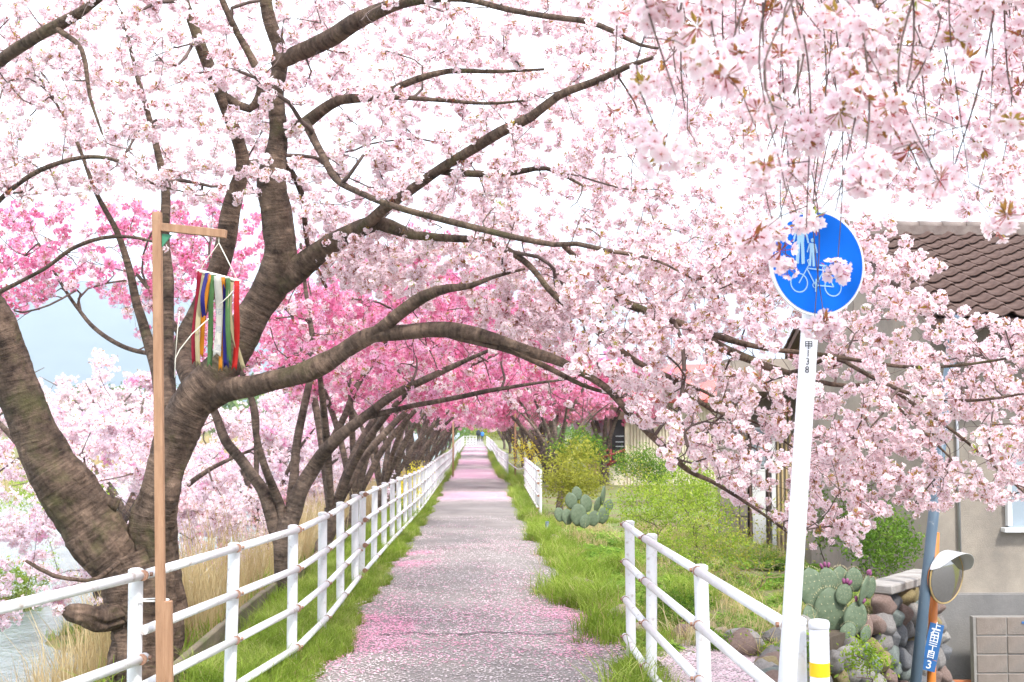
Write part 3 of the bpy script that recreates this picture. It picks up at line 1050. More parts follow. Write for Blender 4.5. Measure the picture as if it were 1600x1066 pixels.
class Skeleton:
    def __init__(s, cap=60000):
        s.P = np.zeros((cap, 3)); s.R = np.zeros(cap); s.D = np.zeros((cap, 3)); s.n = 0

    def put(s, P, R):
        m = len(P)
        s.P[s.n:s.n + m] = P
        s.R[s.n:s.n + m] = R
        T = np.gradient(P, axis=0)
        s.D[s.n:s.n + m] = T / (np.linalg.norm(T, axis=1, keepdims=True) + 1e-9)
        s.n += m

    def grow(s, tubes, targets, r0, r1, seglen, wob, sag, sides, lift=0.0, minlen=0.08, maxlen=9.0, skipthick=9.0):
        targets = np.asarray(targets)
        base = s.P[:s.n:3]
        d = np.array([((base - t) ** 2).sum(1).min() for t in targets])
        made = []
        for t in targets[np.argsort(d)]:
            Pn = s.P[:s.n]
            d2 = ((Pn - t) ** 2).sum(1)
            i = int(d2.argmin())
            L = math.sqrt(d2[i])
            if L < minlen or L > maxlen:
                continue
            a = Pn[i].copy()
            # rather leave further back on the parent, so that twigs point forwards
            back = max(0, i - int(rng.integers(0, 4)))
            if np.linalg.norm(s.P[back] - a) < 0.35 * L:
                a = s.P[back].copy()
            D = s.D[i]
            if D @ (t - a) < 0: D = -D * 0.2
            m = max(3, int(L / seglen))
            c1 = a + (D * 0.35 + rng.normal(size=3) * wob) * L
            c1[2] += lift * L
            c2 = t + (a - t) * 0.3 + rng.normal(size=3) * wob * L
            c2[2] += sag * L
            tt = np.linspace(0, 1, m + 1)[:, None]
            P = (1 - tt) ** 3 * a + 3 * (1 - tt) ** 2 * tt * c1 + 3 * (1 - tt) * tt ** 2 * c2 + tt ** 3 * t
            P[1:-1] += rng.normal(size=(m - 1, 3)) * 0.012 * min(1.0, L)
            ra = min(r0 * (0.7 + 0.5 * rng.random()), s.R[i] * 0.75)
            R = ra + (min(r1, ra) - ra) * np.linspace(0, 1, m + 1) ** 0.8
            tubes.add(P, R, sides)
            s.put(P[1:], R[1:])
            made.append(P)
        return made


def limb(tubes, skel, spec, sides=12, wob=0.10, step=0.07, rough=0.0):
    """spec: list of (px, py, depth, width in pixels)"""
    P = []
    for px, py, y, w in spec:
        p = W(px, py, y)
        P.append((p.x, p.y, p.z, 0.5 * w * y / F * (0.79 if w < 30 else 0.78)))
    C = catmull(P, step)
    C[:, 3] = np.maximum(C[:, 3], 0.003)
    n = len(C)
    j = np.zeros((n, 3))
    for i in range(n):
        j[i] = mnoise.noise_vector(Vector(C[i, :3]) * 3.1)
    C[:, :3] += j * np.minimum(C[:, 3:4] * 0.35, 0.02) * (np.arange(n) > 2)[:, None]
    tubes.add(C[:, :3], C[:, 3], sides, wob=wob, seed=random.random() * 40)
    if rough:
        V = tubes.V[-1]
        cen = np.repeat(C[:, :3], sides, 0)
        nrm = V - cen
        rad = np.linalg.norm(nrm, axis=1, keepdims=True)
        nrm = nrm / rad
        bk = tubes.B[-1]
        dsp = np.empty(len(V))
        for i in range(len(V)):
            p = Vector(V[i])
            q = Vector((bk[i][0] * 5, bk[i][1] * 5, bk[i][2] * 3.0))
            big_ = mnoise.noise(p * 3.3)
            ridge = 1 - abs(mnoise.noise(q * 1.6)) * 2.2
            fine = mnoise.noise(Vector((bk[i][0] * 3, bk[i][1] * 3, bk[i][2] * 30)))
            low = max(0.0, min(1.0, (1.9 - p.z) / 1.6))
            dsp[i] = big_ * .035 + (ridge - .5) * .034 * low + fine * .008
        tubes.V[-1] = V + nrm * dsp[:, None] * rough * np.minimum(1, rad / .16)
    skel.put(C[::3, :3] if rough else C[:, :3], C[::3, 3] if rough else C[:, 3])
    return C


def in_poly(px, py, poly):
    c = np.zeros(len(px), dtype=bool)
    n = len(poly)
    for i in range(n):
        x0, y0 = poly[i]; x1, y1 = poly[(i + 1) % n]
        if y0 == y1: continue
        m = (y0 > py) != (y1 > py)
        c ^= m & (px < (x1 - x0) * (py - y0) / (y1 - y0) + x0)
    return c


def region_pts(n, poly, ylo, yhi, clump=0.0, seed=0):
    """n points spread through the wedge of air over an outline, between two distances"""
    xs_ = [p[0] for p in poly]; ys_ = [p[1] for p in poly]
    out = []
    while len(out) < n:
        px = rng.uniform(min(xs_), max(xs_), n); py = rng.uniform(min(ys_), max(ys_), n)
        ok = in_poly(px, py, poly)
        yy = rng.uniform(ylo, yhi, n)
        for a, b, c in zip(px[ok], py[ok], yy[ok]):
            p = W(a, b, c)
            if clump and mnoise.noise(p * 1.15 + Vector((seed, 0, 0))) < (rng.random() - 0.65) * clump:
                continue
            out.append(p)
            if len(out) >= n: break
    return np.array(out)


# ================================================================== THE BIG CHERRY TREE
Z0 = 9.0
tA = root("cherry_tree", W(232, 1100, Z0), "big old cherry tree with forked mossy trunk behind the railing, pale pink blossom", "cherry tree", "cherry trees along the path")
sk = Skeleton()
specs = {
    'trunk': [[(236, 1190, 9.0, 165), (232, 1100, 9.0, 150), (229, 1020, 9.0, 134), (226, 950, 9.0, 130), (222, 900, 9.0, 136), (205, 862, 9.0, 120)]],
    'limb': [
        [(225, 930, 9.0, 100), (190, 880, 9.0, 112), (150, 830, 8.95, 112), (98, 760, 8.9, 100), (48, 665, 8.85, 92), (12, 565, 8.8, 84), (-28, 460, 8.7, 74), (-70, 360, 8.6, 62), (-105, 250, 8.3, 48), (-80, 155, 7.9, 36), (0, 95, 7.5, 26), (55, 60, 7.3, 24), (100, 35, 7.2, 22), (140, 10, 7.1, 17), (200, -40, 7.0, 10)],
        [(250, 960, 9.0, 92), (246, 880, 9.0, 92), (240, 810, 8.95, 88), (255, 745, 8.9, 80), (275, 680, 8.9, 84), (300, 630, 8.9, 88), (345, 575, 8.85, 74), (385, 515, 8.8, 64), (420, 450, 8.75, 66), (440, 395, 8.7, 68), (432, 340, 8.65, 64), (424, 290, 8.6, 58), (432, 225, 8.6, 44), (430, 150, 8.5, 32), (438, 90, 8.5, 30), (422, 30, 8.4, 24), (408, -50, 8.3, 16)],
        [(310, 640, 8.9, 50), (345, 612, 8.8, 44), (400, 600, 8.7, 40), (460, 588, 8.6, 42), (520, 562, 8.5, 38), (560, 535, 8.4, 36), (605, 521, 8.3, 32), (660, 515, 8.2, 30), (725, 520, 8.1, 27), (790, 536, 8.0, 22), (850, 556, 7.9, 20), (900, 578, 7.85, 16), (945, 605, 7.8, 14), (985, 648, 7.75, 13), (1040, 702, 7.7, 12), (1075, 735, 7.7, 11), (1120, 756, 7.7, 9), (1190, 802, 7.7, 6), (1235, 836, 7.7, 4)],
        [(425, 450, 8.75, 50), (462, 420, 8.7, 52), (500, 392, 8.6, 44), (545, 366, 8.5, 36), (590, 350, 8.4, 28), (645, 366, 8.3, 20), (705, 374, 8.2, 16), (765, 378, 8.1, 14), (820, 410, 8.0, 12), (862, 456, 7.9, 12), (905, 492, 7.9, 12), (950, 530, 7.9, 12), (990, 562, 7.9, 11), (1045, 592, 7.9, 9), (1100, 612, 7.9, 6), (1160, 650, 7.9, 4)],
        [(432, 100, 8.5, 28), (475, 80, 8.3, 34), (540, 45, 8.0, 36), (590, 18, 7.8, 30), (640, 3, 7.6, 20), (720, -2, 7.4, 14), (790, 14, 7.3, 12), (860, 27, 7.2, 12), (920, 34, 7.1, 12), (960, 50, 7.0, 10), (1000, 70, 7.0, 7), (1060, 80, 6.9, 4)],
    ],
    'branch': [
        [(545, 548, 8.45, 26), (590, 520, 8.3, 25), (622, 490, 8.2, 25), (660, 464, 8.1, 24), (700, 450, 8.0, 17), (735, 446, 8.0, 12), (770, 434, 7.9, 8), (820, 420, 7.8, 5)],
        [(690, 518, 8.15, 18), (740, 534, 8.1, 14), (800, 550, 8.05, 13), (850, 572, 8.0, 12), (910, 602, 7.9, 9), (970, 620, 7.9, 6)],
        [(440, 210, 8.6, 24), (480, 190, 8.4, 26), (530, 156, 8.2, 20), (590, 150, 8.1, 14), (640, 128, 8.0, 14), (700, 112, 7.9, 11), (770, 112, 7.8, 8), (850, 108, 7.7, 5)],
        [(540, 158, 8.2, 13), (610, 152, 8.2, 11), (680, 156, 8.2, 9), (760, 162, 8.1, 7), (830, 156, 8.0, 4)],
        [(478, 192, 8.3, 18), (500, 235, 8.0, 15), (525, 280, 7.8, 14), (565, 303, 7.6, 13), (615, 322, 7.4, 13), (680, 340, 7.2, 13), (740, 355, 7.1, 13), (800, 370, 7.0, 12), (865, 382, 6.9, 11), (900, 380, 6.8, 10), (950, 392, 6.7, 9), (1020, 405, 6.6, 6), (1090, 440, 6.5, 4)],
        [(560, 362, 8.45, 26), (610, 320, 8.2, 22), (665, 280, 8.0, 20), (720, 245, 7.8, 20), (780, 208, 7.6, 22), (830, 182, 7.5, 19), (872, 150, 7.4, 17), (930, 126, 7.3, 15), (985, 102, 7.2, 12), (1020, 90, 7.1, 8), (1090, 60, 7.0, 4)],
        [(690, 268, 7.95, 15), (740, 272, 7.9, 15), (800, 270, 7.9, 13), (855, 263, 7.8, 9), (910, 290, 7.8, 5)],
        [(880, 384, 6.9, 10), (930, 430, 7.1, 14), (980, 474, 7.3, 17), (1030, 492, 7.3, 16), (1080, 512, 7.3, 14), (1140, 532, 7.3, 13), (1200, 545, 7.2, 11), (1275, 553, 7.1, 9), (1350, 564, 7.0, 8), (1420, 574, 6.9, 7), (1500, 571, 6.8, 6), (1620, 552, 6.7, 4)],
        [(1080, 512, 7.3, 13), (1130, 545, 7.4, 18), (1180, 565, 7.4, 16), (1235, 582, 7.4, 10), (1300, 560, 7.2, 8), (1360, 588, 7.1, 9), (1430, 618, 7.0, 8), (1520, 626, 6.9, 6), (1620, 612, 6.8, 4)],
        [(1180, 566, 7.4, 12), (1300, 601, 7.5, 9), (1380, 603, 7.5, 9), (1440, 640, 7.5, 8), (1510, 690, 7.5, 6), (1600, 770, 7.5, 4)],
        [(1340, 600, 7.5, 6), (1390, 626, 7.5, 6), (1440, 672, 7.5, 5), (1500, 730, 7.5, 4)],
        [(990, 562, 7.9, 9), (1060, 600, 7.9, 14), (1110, 640, 7.9, 8), (1180, 660, 7.9, 5), (1240, 700, 7.9, 4)],
        [(310, 620, 9.2, 40), (285, 550, 9.5, 38), (310, 480, 9.6, 36), (345, 410, 9.6, 40), (362, 330, 9.6, 38), (380, 262, 9.5, 28), (366, 205, 9.4, 26), (345, 150, 9.3, 27), (322, 90, 9.2, 24), (298, 30, 9.1, 19), (278, -40, 9.0, 14)],
        [(350, 150, 9.3, 18), (390, 170, 9.3, 17), (410, 130, 9.2, 18), (370, 50, 9.1, 14), (340, -20, 9.0, 12)],
        [(-55, 380, 8.6, 16), (0, 312, 8.3, 10), (60, 268, 8.1, 10), (125, 246, 8.0, 9), (185, 252, 7.9, 7), (235, 285, 7.8, 5), (290, 300, 7.8, 3)],
        [(-30, 470, 8.6, 12), (30, 440, 8.3, 8), (70, 420, 8.1, 8), (110, 390, 8.0, 8), (160, 372, 7.9, 8), (215, 372, 7.8, 6), (262, 385, 7.8, 4)],
        [(90, 46, 7.2, 12), (128, 78, 7.1, 10), (140, 150, 7.1, 7), (160, 210, 7.1, 4)],
        [(272, 700, 9.1, 40), (264, 640, 9.4, 34), (260, 560, 9.7, 27), (262, 470, 9.9, 24), (258, 380, 10.0, 22), (258, 300, 10.1, 18), (240, 210, 10.1, 12), (215, 120, 10.0, 9), (190, 20, 10.0, 6)],
        [(262, 690, 9.2, 34), (252, 620, 9.6, 26), (238, 555, 9.8, 22), (215, 480, 9.9, 18), (190, 380, 9.9, 13), (150, 300, 9.8, 9), (110, 200, 9.7, 6), (60, 120, 9.6, 4)],
        [(430, 230, 8.6, 14), (470, 300, 8.8, 12), (480, 380, 9.0, 9), (510, 450, 9.1, 6)],
        [(185, 790, 8.9, 30), (130, 770, 8.85, 30), (122, 742, 8.8, 26)],
        [(200, 955, 8.9, 60), (158, 968, 8.8, 50), (128, 958, 8.7, 38), (106, 955, 8.68, 28), (98, 955, 8.67, 14), (95, 955, 8.66, 3)],
        [(185, 880, 8.75, 10), (150, 905, 8.4, 9), (122, 906, 8.25, 8), (85, 900, 8.3, 9), (60, 888, 8.3, 8), (40, 876, 8.3, 6)],
    ]}
for nm in ('trunk', 'limb', 'branch'):
    for sp_ in specs[nm]:
        T = Tubes()
        big = max(s_[3] for s_ in sp_)
        if big > 48:
            limb(T, sk, sp_, sides=56, wob=0.10, step=0.025, rough=1.0)
        else:
            limb(T, sk, sp_, sides=16 if big > 20 else 9, wob=0.07)
        T.obj(nm, M['bark'], tA)
# the burr at the foot of the left limb, low stub broken off
print('limbs', sk.n)

POLY_TOP = [(-60, -60), (1640, -60), (1640, 330), (1500, 330), (1350, 300), (1180, 330), (1180, 470), (900, 440), (760, 400), (600, 330), (420, 330), (230, 300), (-60, 330)]
POLY_RIGHT = [(880, 400), (1180, 330), (1400, 470), (1620, 500), (1640, 770), (1560, 790), (1500, 770), (1470, 815), (1400, 800), (1345, 870), (1250, 850), (1170, 790), (1100, 745), (1040, 720), (960, 620), (870, 560)]
POLY_ROOF = [(1290, 340), (1420, 350), (1500, 480), (1440, 500), (1340, 440)]
POLY_MID = [(470, 320), (900, 420), (900, 600), (780, 520), (620, 470), (480, 420)]
tw = Tubes()
# boughs, branches, twigs
t1 = np.concatenate([region_pts(42, POLY_TOP, 7.6, 11.2), region_pts(32, POLY_RIGHT, 6.8, 9.2)])
sk.grow(tw, t1, 0.022, 0.010, 0.10, 0.10, 0.05, 6, lift=0.10)
t2 = np.concatenate([region_pts(240, POLY_TOP, 7.4, 11.4), region_pts(210, POLY_RIGHT, 6.6, 9.6), region_pts(6, POLY_ROOF, 6.5, 8)])
sk.grow(tw, t2, 0.011, 0.005, 0.07, 0.13, 0.04, 5, lift=0.06)
n_before = sk.n
t3 = np.concatenate([region_pts(1900, POLY_TOP, 7.4, 12.6, clump=1.4), region_pts(1350, POLY_RIGHT, 6.4, 9.8, clump=0.9), region_pts(100, POLY_ROOF, 6.2, 8), region_pts(420, POLY_MID, 8.2, 10.5, clump=1.2)])
sk.grow(tw, t3, 0.0055, 0.0022, 0.05, 0.16, 0.02, 4, lift=0.04, minlen=0.04)
nb = sk.n
t4 = np.concatenate([region_pts(420, POLY_TOP, 6.6, 9.0), region_pts(360, POLY_RIGHT, 5.9, 7.6)])
sk.grow(tw, t4, 0.0060, 0.0020, 0.06, 0.14, 0.02, 4, lift=0.03, minlen=0.12)
bare_from = nb
two = tw.obj("twigs", M['twig'], tA)
two['kind'] = 'stuff'
print('nodes', sk.n)
thin = np.where(sk.R[:sk.n] < 0.0075)[0]
thin = thin[(thin < bare_from) | (rng.random(len(thin)) < .25)]
P = sk.P[thin]
keep = []
for p in P:
    v = mnoise.noise(Vector(p) * 2.2)
    if p[2] < 2.1 and .4 < p[0] < 2.1: v -= .12
    keep.append(rng.random() < (0.74 if p[0] < 1.0 else 0.52) + 1.0 * v)
P = P[np.array(keep)]
P = P + rng.normal(size=P.shape) * 0.018
# keep the view of the tiled roof fairly open
print('clusters', len(P))
scatter("crown", P, C_NEAR, tA, 0.62, 1.02)['kind'] = 'stuff'

# ================================================================== NEAR OVERHANGING TREE (trunk beside the camera)
tH = root("cherry_tree", (3.4, -2.2, -1.2), "cherry tree whose thin blossoming twigs hang down close overhead at top right", "cherry tree", "cherry trees along the path")
skh = Skeleton()
Th = Tubes()
def wlimb(tubes, skel, pts, sides=12, wob=0.08, step=0.1):
    C = catmull(pts, step)
    tubes.add(C[:, :3], np.maximum(C[:, 3], 0.003), sides, wob=wob, seed=random.random() * 40)
    skel.put(C[:, :3], C[:, 3])
wlimb(Th, skh, [(3.4, -2.2, -2.6, .26), (3.4, -2.2, -1.0, .22), (3.3, -1.9, .6, .19), (3.0, -1.4, 1.9, .17)], 14)
Th.obj("trunk", M['bark'], tH)
for arc in ([(3.1, -1.6, 1.6, .13), (2.6, -.5, 2.9, .10), (2.0, 1.0, 3.35, .07), (1.4, 2.6, 3.45, .045), (.6, 4.0, 3.6, .02)],
            [(3.0, -1.4, 1.9, .12), (2.9, .3, 3.0, .09), (2.4, 2.2, 3.4, .06), (1.9, 3.7, 3.55, .04), (1.3, 5.0, 3.7, .02)],
            [(3.1, -1.3, 1.8, .09), (3.5, .8, 2.9, .06), (3.0, 3.0, 3.3, .04), (2.5, 4.6, 3.5, .02)]):
    T = Tubes(); wlimb(T, skh, arc, 10); T.obj("limb", M['bark'], tH)
Tt = Tubes()
Ph = []
t = region_pts(46, [(930, -170), (1660, -170), (1660, -20), (930, -20)], 2.3, 4.6)
skh.grow(Tt, t, 0.012, 0.006, 0.08, 0.12, 0.1, 5)
nh = skh.n
hang = []
for i in range(76):
    px = 960 + 700 * rng.random() ** 0.8
    y0 = rng.uniform(2.4, 4.8)
    a = W(px, -40 - 40 * rng.random(), y0)
    depth = rng.uniform(60, 480) * (0.55 + 0.45 * min(1, (px - 900) / 500)) * (1 if y0 < 3.8 else 0.75)
    b = W(px + rng.normal() * 45, -20 + depth, y0 + rng.normal() * 0.12)
    if px > 1330 and -20 + depth > 330: continue
    hang.append((a, b))
for a, b in hang:
    a = np.array(a); b = np.array(b)
    i = int(((skh.P[:nh] - a) ** 2).sum(1).argmin())
    s0 = skh.P[i]
    L = np.linalg.norm(b - a)
    P_ = [s0, a * 0.7 + s0 * 0.3 + np.array([0, 0, 0.03]), a, a * 0.5 + b * 0.5 + rng.normal(size=3) * 0.05, b]
    C = catmull(np.array([list(p) + [r_] for p, r_ in zip(P_, (.004, .0035, .003, .0024, .0015))]), 0.05)
    Tt.add(C[:, :3], C[:, 3], 4)
    skh.put(C[:, :3], C[:, 3])
    m0 = int(len(C) * 0.25)
    k = m0
    while k < len(C):
        c = C[k, :3]
        if rng.random() < 0.40:
            off = rng.normal(size=3) * np.array([0.022, 0.022, 0.012])
            Ph.append(c + off)
        k += int(rng.integers(1, 4))
    # side twiglets
    for q in range(int(L / 0.26)):
        k = int(rng.integers(m0, len(C)))
        c = C[k, :3]
        e = c + np.array([rng.normal() * 0.10, rng.normal() * 0.10, -0.05 - 0.09 * rng.random()])
        Tt.add(np.array([c, (c + e) / 2 + np.array([0, 0, 0.015]), e]), [0.0018, .0014, .001], 3)
        Ph.append(e)
Ph = np.array(Ph)
# nothing hangs over the middle of the round sign
def proj(P):
    P = np.asarray(P)
    R_ = np.array(CAM_R)
    q = (P - np.array([0, 0, CAM_H])) @ R_
    return 800 + F * q[:, 0] / -q[:, 2], 533 - F * q[:, 1] / -q[:, 2]
hx_, hy_ = proj(Ph)
sd_ = np.hypot((hx_ - 1285) / 78, (hy_ - 415) / 90)
ok_ = (sd_ > 1.0) | ((hx_ < 1232) & (rng.random(len(hx_)) < .35))
Ph = Ph[ok_]
# a few bunches that droop in front of the sign's edge
for px, py, yy in ((1220, 392, 3.9), (1230, 418, 4.0), (1212, 360, 3.8), (1250, 352, 4.0), (1268, 342, 4.05), (1308, 424, 4.2), (1288, 504, 4.2), (1272, 514, 4.2)):
    p = W(px, py, yy)
    up0 = W(px - 12 + rng.normal() * 6, -60, yy)
    C = catmull(np.array([[*up0, .003], [*(up0 * .66 + p * .34 + Vector((rng.normal() * .07, 0, 0))), .0025], [*(up0 * .3 + p * .7 + Vector((rng.normal() * .06, 0, 0))), .002], [*p, .0014]]), .06)
    Tt.add(C[:, :3], C[:, 3], 4)
    Ph = np.vstack([Ph, np.array([p])])
scatter("crown", Ph, C_NEAR, tH, 0.85, 1.25, 0.35)['kind'] = 'stuff'
Tt.obj("twigs", M['twig'], tH)['kind'] = 'stuff'
print('hanging', len(Ph))

# ================================================================== TREE B (second in the row, deep pink)
def tree_from_limbs(label, base, trunk_specs, limb_specs, polys, colls, n1, n2, n3, barkm=M['bark_far'], group="cherry trees along the path", keepf=0.8, s=(0.9, 1.3)):
    tr = root("cherry_tree", base, label, "cherry tree", group)
    k_ = Skeleton(30000)
    for nm, lst in (('trunk', trunk_specs), ('limb', limb_specs)):
        for sp_ in lst:
            T = Tubes(); limb(T, k_, sp_, sides=12, wob=0.08); T.obj(nm, barkm, tr)
    T = Tubes()
    k_.grow(T, np.concatenate([region_pts(n1, *p) for p in polys]), 0.02, 0.009, 0.12, 0.12, 0.03, 5, lift=0.08)
    k_.grow(T, np.concatenate([region_pts(n2, *p) for p in polys]), 0.009, 0.004, 0.08, 0.15, 0.03, 4, lift=0.05)
    k_.grow(T, np.concatenate([region_pts(n3, *p) for p in polys]), 0.004, 0.002, 0.06, 0.15, 0.02, 3)
    T.obj("twigs", M['twig'], tr)['kind'] = 'stuff'
    ids = np.where(k_.R[:k_.n] < 0.006)[0]
    P = k_.P[ids]
    kk = np.array([rng.random() < keepf + 0.9 * mnoise.noise(Vector(p) * 1.2) for p in P])
    P = P[kk] + rng.normal(size=(kk.sum(), 3)) * 0.03
    parts = np.array_split(rng.permutation(len(P)), len(colls))
    for c, pi in zip(colls, parts):
        scatter("crown", P[pi], c, tr, *s)['kind'] = 'stuff'
    print(label[:30], len(P))
    return tr

ZB = 12.7
tree_from_limbs("deep pink cherry tree with several thin stems, second in the row behind the railing", W(448, 975, ZB),
    [[(450, 1010, ZB, 60), (448, 950, ZB, 48), (446, 890, ZB, 43), (446, 845, ZB, 46), (450, 812, ZB, 40)]],
    [[(440, 850, ZB, 30), (424, 812, ZB, 26), (408, 765, ZB, 24), (380, 725, ZB, 22), (352, 690, ZB, 20), (335, 640, ZB, 16), (300, 560, ZB, 13), (260, 490, ZB, 10), (215, 430, ZB, 7)],
     [(445, 830, ZB, 24), (436, 785, ZB, 20), (416, 735, 12.5, 16), (402, 690, 12.4, 14), (392, 620, 12.3, 11), (350, 520, 12.2, 9), (330, 420, 12.2, 6)],
     [(450, 830, ZB, 34), (468, 775, ZB, 32), (492, 728, ZB, 28), (522, 690, 12.5, 24), (568, 652, 12.4, 20), (620, 615, 12.2, 17), (680, 585, 12.0, 14), (730, 562, 11.9, 9), (775, 542, 11.8, 6), (850, 500, 11.8, 4)],
     [(560, 655, 12.4, 14), (620, 640, 12.3, 11), (690, 626, 12.2, 10), (760, 612, 12.1, 9), (830, 600, 12.0, 6), (900, 590, 12.0, 4)],
     [(452, 820, ZB, 26), (458, 770, 12.8, 22), (462, 715, 12.9, 18), (474, 640, 13.0, 15), (490, 560, 13.2, 12), (480, 470, 13.3, 9), (470, 380, 13.3, 6)],
     [(500, 720, ZB, 18), (535, 660, 12.8, 14), (560, 600, 13.0, 12), (600, 540, 13.1, 9), (640, 450, 13.1, 6)],
     [(402, 765, ZB, 10), (380, 600, 13.0, 10), (190, 540, 13.4, 9), (120, 480, 13.6, 7), (60, 380, 13.6, 5)]],
    [([(-60, 330), (330, 300), (420, 330), (430, 560), (330, 600), (240, 560), (140, 430), (-60, 560)], 12, 15.5),
     ([(440, 380), (760, 420), (900, 560), (900, 640), (760, 650), (560, 640), (440, 560)], 11.8, 14.5)],
    [C_HOT, C_HOT, C_HOT, C_MIDN, C_NEAR], 24, 190, 700, keepf=0.34)  # pale clusters among the deep pink paint in white highlights of direct light


# ================================================================== ROW OF FARTHER TREES
def vase_tree(name_label, x, y, hgt, spread, colls, weights, n1, n2, nspray, lean=(0, 0), low=1.7, sscale=(0.9, 1.4), group="cherry trees along the path",
              base_r=0.17, fork=0.9, twigs=True, barkm=None, cat="cherry tree", objname="cherry_tree", dens_seed=0.0, nl=6):
    z = gz(x, y) - 0.1
    tr = root(objname, (x, y, z), name_label, cat, group)
    k_ = Skeleton(20000)
    T = Tubes()
    bm_ = barkm or M['bark_far']
    lx, ly = lean
    fx, fy, fz = x + lx * 0.12, y + ly * 0.12, z + fork
    C = catmull([(x, y, z - 0.3, base_r * 1.25), (x, y, z + 0.25, base_r), ((x + fx) / 2 + .04, (y + fy) / 2, z + fork * .6, base_r * .92), (fx, fy, fz, base_r * 0.95)], 0.12)
    T.add(C[:, :3], C[:, 3], 10, wob=0.1, seed=random.random() * 30)
    k_.put(C[:, :3], C[:, 3])
    T.obj("trunk", bm_, tr)
    a0 = random.random() * 6.28
    for q in range(nl):
        T = Tubes()
        a = a0 + q * 2 * PI / nl + random.uniform(-.3, .3)
        R = spread * random.uniform(0.65, 1.0)
        ex, ey = x + lx + R * math.cos(a), y + ly + R * math.sin(a)
        ez = z + hgt * random.uniform(0.62, 0.95)
        m1 = (fx + (ex - fx) * .22, fy + (ey - fy) * .22, fz + (ez - fz) * .38, base_r * .52)
        m2 = (fx + (ex - fx) * .6, fy + (ey - fy) * .6, fz + (ez - fz) * .78, base_r * .3)
        C = catmull([(fx, fy, fz - .12, base_r * .6), m1, m2, (ex, ey, ez, base_r * .1)], 0.2)
        T.add(C[:, :3], C[:, 3], 7, wob=0.06)
        k_.put(C[:, :3], C[:, 3])
        T.obj("limb", bm_, tr)
    def tp(n):
        out = []
        cz = z + (hgt + low) / 2
        hz = (hgt - low) / 2
        while len(out) < n:
            v = rng.normal(size=3); v /= np.linalg.norm(v)
            v *= rng.random() ** 0.42
            p = np.array([x + lx + v[0] * spread, y + ly + v[1] * spread, cz + v[2] * hz - 0.25 * hz * (v[0] ** 2 + v[1] ** 2)])
            if mnoise.noise(Vector(p) * 0.9 + Vector((dens_seed, 0, 0))) < -0.12: continue
            out.append(p)
        return np.array(out)
    T = Tubes()
    k_.grow(T, tp(n1), 0.035, 0.012, 0.3, 0.12, 0.05, 4, lift=0.08)
    k_.grow(T, tp(n2), 0.010, 0.004, 0.2, 0.15, 0.04, 3)
    T.obj("twigs", M['twig'], tr)['kind'] = 'stuff'
    if nspray:
        ids = np.where(k_.R[:k_.n] < 0.013)[0]
        P = k_.P[rng.choice(ids, nspray)] + rng.normal(size=(nspray, 3)) * (0.05 if nspray > 2500 else 0.09)
        gap = np.array([mnoise.noise(Vector(p) * 1.9 + Vector((dens_seed + 5, 3, 0))) > -0.12 for p in P])
        P = P[gap]
        nspray = len(P)
        sel = rng.random(nspray)
        acc = 0
        for c, w_ in zip(colls, weights):
            m_ = (sel >= acc) & (sel < acc + w_)
            acc += w_
            if m_.sum():
                scatter("crown", P[m_], c, tr, *sscale)['kind'] = 'stuff'
    return tr

left_row = [(-2.05, 17.5, 4.6, 2.7), (-2.2, 22.5, 4.9, 2.8), (-2.1, 27.5, 5.0, 2.9), (-2.2, 33, 5.0, 3.0), (-2.1, 39, 5.2, 3.1), (-2.2, 46, 5.3, 3.3), (-2.2, 54, 5.5, 3.4),
            (-2.3, 63, 5.7, 3.6), (-2.3, 74, 6, 3.8), (-2.3, 87, 6, 4), (-2.4, 102, 6.2, 4.2), (-2.4, 120, 6.5, 4.4)]
ordn = ["third", "fourth", "fifth", "sixth", "seventh", "eighth", "ninth", "tenth", "eleventh", "twelfth", "thirteenth", "last"]
for i, (x, y, h, r) in enumerate(left_row):
    hot = i in (0, 1, 2, 4)
    nr = y < 34
    vase_tree("%s cherry tree of the left row, %s blossom arching over the path" % (ordn[i], "deep pink" if hot else "bright pink"), x, y, h, r,
              [C_HOT, C_MIDN, C_NEAR] if nr else [C_FHOT, C_FMID, C_FPALE], (0.55, 0.27, 0.18) if hot else (0.22, 0.56, 0.22), 60 if y < 40 else 34, 420 if y < 40 else 130,  # pale share puts sunlit highlights into the petal colour of near crowns
              int(3600 if y < 25 else 3200 if nr else 800 if y < 60 else 600), lean=(0.9, 0.2), low=2.1 if y < 30 else 2.3, sscale=(1.0, 1.6) if nr else (1.0, 1.5) if y < 60 else (1.6, 2.4),
              base_r=0.10 if y < 30 else 0.11, fork=0.75, nl=5)
right_row = [(2.5, 41, 5.0, 3.0), (2.7, 49, 5.4, 3.2), (2.6, 58, 5.6, 3.4), (2.6, 69, 5.8, 3.6), (2.6, 82, 6, 3.9), (2.7, 98, 6.2, 4.2), (2.7, 117, 6.5, 4.4)]
for i, (x, y, h, r) in enumerate(right_row):
    vase_tree("%s pink cherry tree on the right of the far path" % ["first", "second", "third", "fourth", "fifth", "sixth", "seventh"][i], x, y, h, r,
              [C_FHOT, C_FMID, C_FPALE], (0.65, 0.25, 0.10) if i < 2 else (0.25, 0.6, 0.15), 34, 110, 1000, lean=(-0.6, 0), low=2.3, sscale=(1.1, 1.7) if y < 60 else (1.6, 2.4), base_r=0.12)
# pink crown leaning in above the cream building
vase_tree("deep pink cherry tree beside the cream building", 4.6, 46, 5.2, 2.7, [C_FHOT, C_FMID], (0.75, 0.25), 34, 120, 1100, low=2.3, sscale=(1.1, 1.6), base_r=0.15)
